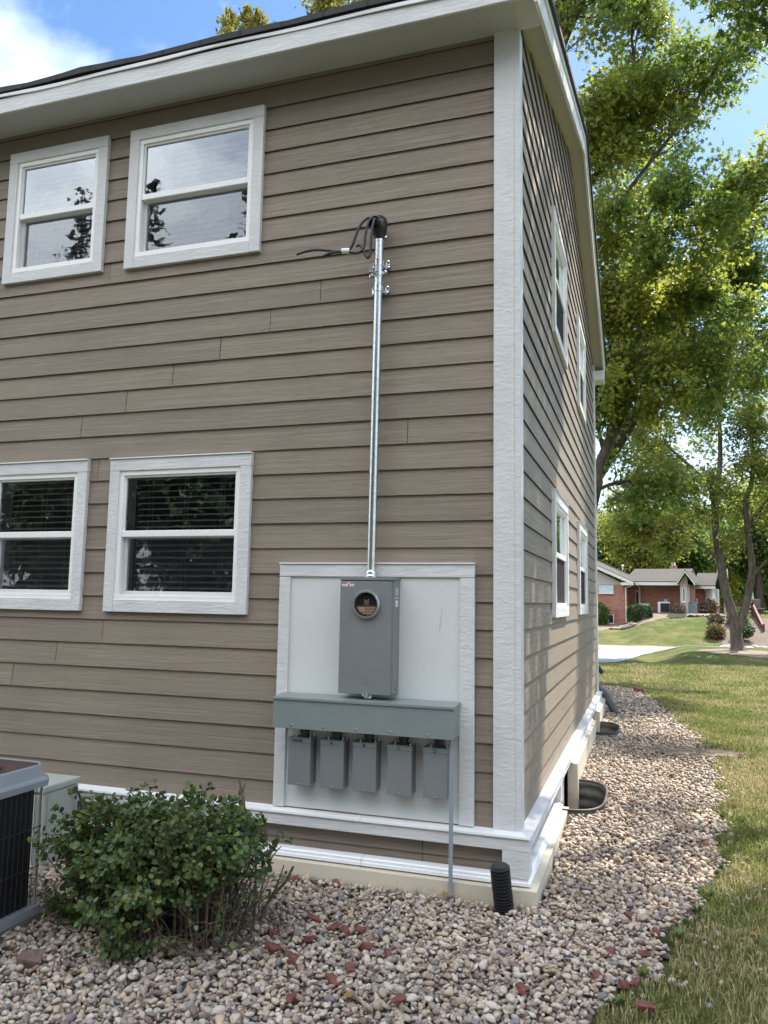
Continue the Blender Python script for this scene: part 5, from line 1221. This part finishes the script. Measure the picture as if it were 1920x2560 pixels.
mb=MB(); mb.box(2.76,3.14,Yh+.1,Yh+4.6,1.1,3.1); mb.box(3.80,4.12,Yh+4.3,Yh+9,.6,3.0); mb.add([(2.70,Yh+.1,3.1),(3.2,Yh+.1,3.1),(3.13,Yh+.1,3.75)],[(0,1,2)])
for k in range(12): mb.box(2.745,3.15,Yh+.08,Yh+.10,1.2+k*.16,1.215+k*.16); mb.box(3.8,4.13,Yh+4.28,Yh+4.3,1.2+k*.14,1.212+k*.14)
H(mb,'side_siding','grey_siding_far')
def pitched(mb,x0,x1,y0,y1,ze,zr,axis,t=.14):
    if axis=='y':   # ridge along y
        xm=(x0+x1)/2
        for a,b in((x0,xm),(x1,xm)): mb.add([(a,y0,ze),(b,y0,zr),(b,y1,zr),(a,y1,ze),(a,y0,ze+t),(b,y0,zr+t),(b,y1,zr+t),(a,y1,ze+t)],[(0,1,2,3),(4,7,6,5),(0,4,5,1),(3,2,6,7),(0,3,7,4),(1,5,6,2)])
    else:
        ym=(y0+y1)/2
        for a,b in((y0,ym),(y1,ym)): mb.add([(x0,a,ze),(x0,b,zr),(x1,b,zr),(x1,a,ze),(x0,a,ze+t),(x0,b,zr+t),(x1,b,zr+t),(x1,a,ze+t)],[(0,1,2,3),(4,7,6,5),(0,4,5,1),(3,2,6,7),(0,3,7,4),(1,5,6,2)])
mb=MB(); pitched(mb,-9.5,.12,Yh-.4,Yh+8,3.12,5.30,'y'); pitched(mb,-.6,3.0,Yh+.55,Yh+9.2,3.12,4.06,'x'); pitched(mb,2.62,3.58,Yh-.35,Yh+4,3.06,3.82,'y',.10); pitched(mb,3.1,4.35,Yh+3.9,Yh+9.4,2.98,3.85,'x')
rf=H(mb,'roof','shingle_far')
for xa,xm,y0,za,zm,d in((.14,-4.69,Yh-.44,3.02,5.21,.19),(-9.52,-4.695,Yh-.44,3.02,5.21,.19),(2.60,3.098,Yh-.37,3.0,3.76,.09),(3.62,3.102,Yh-.37,3.0,3.76,.09)):
    mb=MB(); mb.add([(xa,y0,za),(xm,y0,zm),(xm,y0,zm+d),(xa,y0,za+d),(xa,y0+.04,za),(xm,y0+.04,zm),(xm,y0+.04,zm+d),(xa,y0+.04,za+d)],[(0,1,2,3),(4,7,6,5),(0,4,5,1),(3,2,6,7),(0,3,7,4)]); H(mb,'fascia','white_far')
for b6 in((-.55,.14,Yh-.42,Yh-.1,2.99,3.16),(.12,2.72,Yh+.46,Yh+.60,3.02,3.20),(3.2,4.38,Yh+3.85,Yh+3.98,2.90,3.05)): H(MB().box(*b6),'gutter','white_far')
for (x0,x1,yy,z0,z1,rev) in((-1.95,-1.06,Yh,2.50,3.0,0),(-1.72,-1.06,Yh,.66,1.22,0),(2.88,3.05,Yh+.1,2.05,2.85,0),(3.9,4.05,Yh+4.3,2.0,2.75,0)):
    mb=MB(); mb.box(x0,x1,yy-.05,yy-.002,z0,z0+.05).box(x0,x1,yy-.05,yy-.002,z1-.05,z1).box(x0,x0+.05,yy-.05,yy-.002,z0+.05,z1-.05).box(x1-.05,x1,yy-.05,yy-.002,z0+.05,z1-.05)
    if x1-x0>.5: mb.box((x0+x1)/2-.03,(x0+x1)/2+.03,yy-.045,yy-.002,z0+.05,z1-.05)
    mb.box(x0-.04,x1+.04,yy-.09,yy-.055,z0-.05,z0)
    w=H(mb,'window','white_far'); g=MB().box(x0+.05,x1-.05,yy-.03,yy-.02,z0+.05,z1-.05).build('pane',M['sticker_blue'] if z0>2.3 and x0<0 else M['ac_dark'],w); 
mb=MB(); mb.box(-.05,.16,Yh+1.55,Yh+1.6,1.2,2.75); d=H(mb,'door','grey_siding_far'); mb=MB(); mb.box(.0,.12,Yh+1.53,Yh+1.548,1.9,2.6); mb.build('pane',M['ac_dark'],d)
for pts in ([(.06,Yh-.3,3.08),(.0,Yh-.2,2.95),(-.33,Yh-.08,2.85),(-.33,Yh-.08,.75)],[(.24,Yh+.5,3.05),(.22,Yh+1.5,2.9),(.22,Yh+1.5,1.5)],[(3.72,Yh+3.9,2.95),(3.76,Yh+4.42,2.75),(3.76,Yh+4.42,1.2)]):
    mb=MB(); mb.tube(pts,.045,8); H(mb,'downspout','cream',True)
mb=MB(); mb.box(1.55,1.95,Yh+5.2,Yh+5.6,3.9,4.42); ch=MB(); o=H(mb,'chimney','brick'); mb=MB(); mb.lathe([(.06,0),(.06,.22)],(1.68,Yh+5.4,4.42),'z',10).lathe([(.06,0),(.06,.22)],(1.83,Yh+5.4,4.42),'z',10); mb.build('flue',M['white_far'],o)
mb=MB(); mb.lathe([(.05,0),(.05,.22),(.09,.22),(.09,.3),(.02,.34)],(-1.05,Yh+3,4.05),'z',10); H(mb,'vent_pipe','white_far')
mb=MB(); mb.box(1.63,1.85,Yh+1.52,Yh+1.6,2.05,2.2); mb.box(3.15,3.30,Yh+4.40,Yh+4.5,1.95,2.3); H(mb,'meter_cabinet','white_far')
# air conditioners by the brick house
a1=empty('air_conditioner',(1.83,Yh+.6,1.33),label='white boxy air conditioner with dark grille against the brick wall',cat='air conditioner')
mb=MB(); mb.box(-.34,.34,-.3,.3,.05,.70,.02); mb.build('body',M['white_far'],a1); mb=MB(); mb.box(-.20,.31,-.315,-.301,.08,.62); g=mb.build('grille',M['ac_dark'],a1); mb=MB(); [mb.box(-.2+.128*k,-.19+.128*k,-.322,-.316,.08,.62) for k in range(5)]; mb.build('bars',M['ac_wire'],g); mb=MB(); mb.box(-.38,.36,-.36,.34,-.15,.045); mb.build('base',M['concrete_new'],a1)
a2=empty('air_conditioner',(3.42,Yh+.4,1.34),label='blue-grey louvred air conditioner in front of the pale siding',cat='air conditioner')
mb=MB(); mb.box(-.26,.26,-.26,.26,-.1,.66,.02); mb.build('body',M['ac_blue_grey'],a2); mb=MB()
for k in range(11): mb.box(-.25+k*.046,-.235+k*.046,-.275,-.262,.02,.60)
mb.build('louvres',M['pvc_grey'],a2); mb=MB(); mb.box(-.28,.28,-.28,.28,.662,.70,.01); mb.build('lid',M['ac_blue_grey'],a2)
a3=empty('air_conditioner',(.72,Yh+1.0,1.2),label='low pale wall unit partly hidden behind the clipped hedge',cat='air conditioner')
mb=MB(); mb.box(-.30,.30,-.2,.2,0,.72,.02); mb.build('body',M['pvc_grey'],a3); mb=MB(); mb.box(-.1,.22,-.215,-.201,.4,.66); mb.build('grille',M['white_far'],a3)
# hedge and shrubs
def hedge(name,label,cat,x,y,z,sx,sy,sz,n,leaf,seed,size,power=6,group=None):
    r=np.random.default_rng(seed); e=empty(name,(x,y,z),label=label,cat=cat,group=group); mb=MB()
    for k in range(14):
        a=r.uniform(0,6.28); mb.tube([(0,0,-.1),(sx*.3*math.cos(a),sy*.3*math.sin(a),sz*.5),(sx*.75*math.cos(a),sy*.75*math.sin(a),sz*r.uniform(.8,1.6))],[.03,.02,.008],5)
    mb.build('stems',M['twig'],e,True,recalc=False)
    d=r.normal(size=(n,3)); q=(np.abs(d/np.array([1,1,1]))**power).sum(1)**(1/power); P=d/q[:,None]*(r.uniform(.55,1.04,n)**.4)[:,None]*np.array([sx,sy,sz])+np.array([0,0,sz]); P+=r.normal(0,.03*sx,P.shape)+(0 if power>4 else 1)*r.normal(0,.16*sx,(n//40+1,3))[r.integers(0,n//40+1,n)]
    V,F=leaf_arrays(P,d+r.normal(0,.8,P.shape),d+r.normal(0,.5,P.shape)+V3(0,0,.5),size*r.uniform(.6,1.3,n),DIAM); np_mesh('foliage',V,F,M[leaf],e)
hedge('hedge','square clipped dark green hedge beside the brick wall','hedge',.46,42.8,float(h(.46,42.8))-.06,.65,.45,.41,7000,'leaf_hedge',1,.08)
hedge('shrub','rounded green shrub at the left corner of the brick house','shrub',-2.0,Yh-1.0,.55,.62,.6,.62,5000,'leaf_dark',2,.09,2.4)
hedge('shrub','dark purple spreading shrub between the two air conditioners','shrub',2.65,Yh-.3,1.35,.36,.3,.25,1600,'mulch',3,.07,2)
hedge('shrub','bright green shrub right of the twin-trunk tree below the deck','shrub',5.45,41.4,.62,.42,.5,.50,4500,'leaf_shrub',4,.10,2.4)
hedge('shrub','low flowering plant on the left of the twin trunk','shrub',4.15,38.6,.12,.38,.5,.36,1500,'leaf_flower',5,.11,1.6)
hedge('shrub','tawny ornamental grass clump left of the twin trunk','shrub',4.40,41.6,.85,.34,.4,.24,900,'mulch',6,.13,1.5)
hedge('shrub','small blue-green plant at the foot of the deck stairs','shrub',5.4,38.2,.35,.42,.5,.28,2200,'leaf_hedge',7,.08,2)
hedge('shrub','glowing yellow-green tree-shrub past the end of the brick house','shrub',5.95,58,1.0,1.15,1.1,1.75,7000,'leaf_gold',8,.18,2.2)
hedge('shrub','dark bush with red flowers behind the patio chair','shrub',4.55,48.0,1.3,.42,.4,.45,2200,'leaf_flower',9,.09,2)
# stones
rs2=random.Random(8)
def rock(x,y,z,s,label,cat='stone',group='edging stones of the far bed'):
    V,F=ico(2); k=np.random.default_rng(int(rs2.random()*1e6)); d=1+.18*np.sin(V@k.normal(size=3)*2+1)+.12*np.sin(V@k.normal(size=3)*4); P_=V*d[:,None]*np.array([s*1.3,s,s*.55])
    o=np_mesh('edging_stone',P_,F,M['stone_grey']); o.location=(x,y,z); o.rotation_euler=(0,0,rs2.uniform(0,6)); tag(o,label,cat,group)
for k in range(13): x=3.1+k*.15; rock(x,43.25-.12*math.sin(k),float(h(x,43.25))+.05+.04*(k%2),.12,'flat grey edging stone along the top of the far lawn')
for k in range(7): x=-1.1+k*.21; rock(x,41.95-.1*max(0,k-3),float(h(x,41.9))+.05,.14,'dark low retaining wall stone at the edge of the far gravel',group='low retaining wall stones')
for k in range(9): x=4.3+.35*k; rock(x,36.0+.5*math.sin(k*1.7),float(h(x,36.2))+.10,.22,'flat grey slab stone in the planting bed',group='slab stones in the planting bed')
# deck with stairs
dk=empty('deck',(7,43,.4),label='dark red wooden deck with railings and stairs at the right edge',cat='deck')
def K(mb,name,mat='deck_red',parent=None): o=mb.build(name,M[mat],parent or dk); o.location=-Vector(dk.location) if parent is None else (0,0,0); return o
mb=MB(); mb.box(5.4,13,44.5,50,1.22,1.32); mb.box(4.6,5.4,45.5,50,1.10,1.2); K(mb,'deck_floor')
for (x0,y0,x1,y1,zb) in((4.62,45.4,5.5,45.0,1.1),(5.5,44.6,6.5,44.4,1.3),(6.5,44.4,6.5,43.6,1.3)):
    mb=MB(); n=max(3,int(math.hypot(x1-x0,y1-y0)/.13))
    for k in range(n+1):
        t=k/n; x=x0+(x1-x0)*t;y=y0+(y1-y0)*t; mb.box(x-.02,x+.02,y-.02,y+.02,zb,zb+.66)
    mb.add([(x0,y0-.05,zb+.66),(x1,y1-.05,zb+.66),(x1,y1+.05,zb+.66),(x0,y0+.05,zb+.66),(x0,y0-.05,zb+.73),(x1,y1-.05,zb+.73),(x1,y1+.05,zb+.73),(x0,y0+.05,zb+.73)],[(0,3,2,1),(4,5,6,7),(0,1,5,4),(1,2,6,5),(2,3,7,6),(3,0,4,7)]); K(mb,'railing')
mb=MB()
for xx in(6.55,8.2):
    mb.box(xx-.05,xx+.05,43.9,44.0,.9,2.15); mb.box(xx-.05,xx+.05,40.0,40.1,-.2,.95)
    mb.add([(xx-.05,43.95,1.85),(xx+.05,43.95,1.85),(xx+.05,40.05,.70),(xx-.05,40.05,.70),(xx-.05,43.95,2.0),(xx+.05,43.95,2.0),(xx+.05,40.05,.85),(xx-.05,40.05,.85)],[(0,1,2,3),(4,7,6,5),(0,4,5,1),(1,5,6,2),(2,6,7,3),(3,7,4,0)])
    mb.add([(xx-.04,43.95,1.0),(xx+.04,43.95,1.0),(xx+.04,40.05,-.15),(xx-.04,40.05,-.15),(xx-.04,43.95,1.55),(xx+.04,43.95,1.55),(xx+.04,40.05,.4),(xx-.04,40.05,.4)],[(0,1,2,3),(4,7,6,5),(0,4,5,1),(1,5,6,2),(2,6,7,3),(3,7,4,0)])

K(mb,'stair_rail')
for xx in(6.55,8.2):
    mb=MB()
    for k in range(1,30):
        y=43.95-k*.13; z=1.85-k*.13*.295; mb.box(xx-.025,xx+.025,y-.035,y+.035,z-.62,z+.05)
    K(mb,'balusters')
for k in range(9):
    z=1.22-k*.16; y=44.0-k*.42; mb=MB(); mb.box(6.60,8.15,y-.44,y,z-.16,z-.02).box(6.60,8.15,y-.46,y,z-.02,z+.01); K(mb,'step')
def chair(x,y,z,rz,label):
    c=empty('patio_chair',(x,y,z),label=label,cat='chair',group='patio chairs by the far house'); c.rotation_euler=(0,0,rz)
    mb=MB(); mb.box(-.28,.28,-.26,.26,.36,.42,.02); mb.build('seat',M['chair_brown'],c); mb=MB(); mb.box(-.27,.27,.24,.29,.42,.95,.02); mb.build('backrest',M['chair_brown'],c)
    for sx in(-.25,.25):
        mb=MB(); mb.tube([(sx,.25,.62),(sx,-.25,.62),(sx,-.27,.36)],.02,6); mb.build('armrest',M['ac_wire'],c)
        for sy in(-.24,.24): mb=MB(); mb.tube([(sx,sy,0),(sx,sy,.36)],.02,6); mb.build('leg',M['ac_wire'],c)
chair(4.02,46.2,1.18,-1.0,'brown patio chair by the stones, left of the deck'); chair(7.0,45.3,1.32,.4,'brown sling chair standing up on the deck')
ub=empty('patio_umbrella',(6.75,46.5,1.3),label='folded grey patio umbrella standing on the deck',cat='umbrella'); mb=MB(); mb.tube([(0,0,0),(0,0,2.5)],.025,8); mb.build('pole',M['white_far'],ub); mb=MB(); mb.lathe([(.22,.55),(.20,.7),(.10,1.6),(.05,2.4),(.02,2.5)],(0,0,0),'z',12); mb.build('canopy',M['umbrella_cloth'],ub,True)
for x in(5.72,6.15,6.4):
    mb=MB(); mb.tube([(0,0,0),(0,0,3.2)],.05,8); o=mb.build('white_post',M['white_far']); o.location=(x,50+x,1.3); tag(o,'slim white porch post glimpsed past the twin-trunk tree','post','white posts beyond the deck')
# woods behind
for i,(x,y,hc,rx,rz,leaf,lb) in enumerate(((-9,66,5.6,6,4.5,'leaf_dark','dense tree behind the left end of the brick house'),(-2.5,70,5.6,5,4.8,'leaf_dark','tall dark tree behind the brick house chimney'),(4,74,5.4,5,4.6,'leaf_dark','dark green tree behind the right end of the brick house'),(11,66,6.4,5,5,'leaf_maple','leafy tree beyond the red deck at the right'),(17,72,6.5,6,5.5,'leaf_dark','far tree right of the deck'),(.2,56,5.4,3.6,2.4,'leaf_autumn','yellowing tree just behind the brick house roof'),(8.6,58,5.6,3.4,3.2,'leaf_dark','green tree hanging over the red deck'),(-14,60,8,6,6,'leaf_dark','tree hidden behind the side wall'))):
    blob_tree('woodland_tree',x,y,float(h(x,y)),hc,rx,rz,16000 if i in(0,1,2,3,6) else 9000,leaf,300+i,lb,'trees behind the brick house',.34 if y>62 else .26,lobes=14)
r=np.random.default_rng(77); n=60000
X=r.uniform(-70,75,n); top=8.5+2.0*np.sin(X*.21)+1.4*np.sin(X*.53+1)+1.3*np.sin(X*1.3); Zr=r.uniform(0,1,n)**.8; Y=90+4*np.sin(X*.33)+r.uniform(-4,4,n)*np.sqrt(1-Zr*.6)
P_=np.stack([X,Y,.5+Zr*top+r.normal(0,.4,n)],-1); V,F=leaf_arrays(P_,r.normal(size=P_.shape)+V3(0,0,-.4),r.normal(0,.6,P_.shape)+V3(0,-.6,.7),r.uniform(.5,1.1,n),DIAM)
o=np_mesh('woods',V,F,M['leaf_dark']); tag(o,'distant wood filling the gaps behind the houses','woods',kind='stuff')
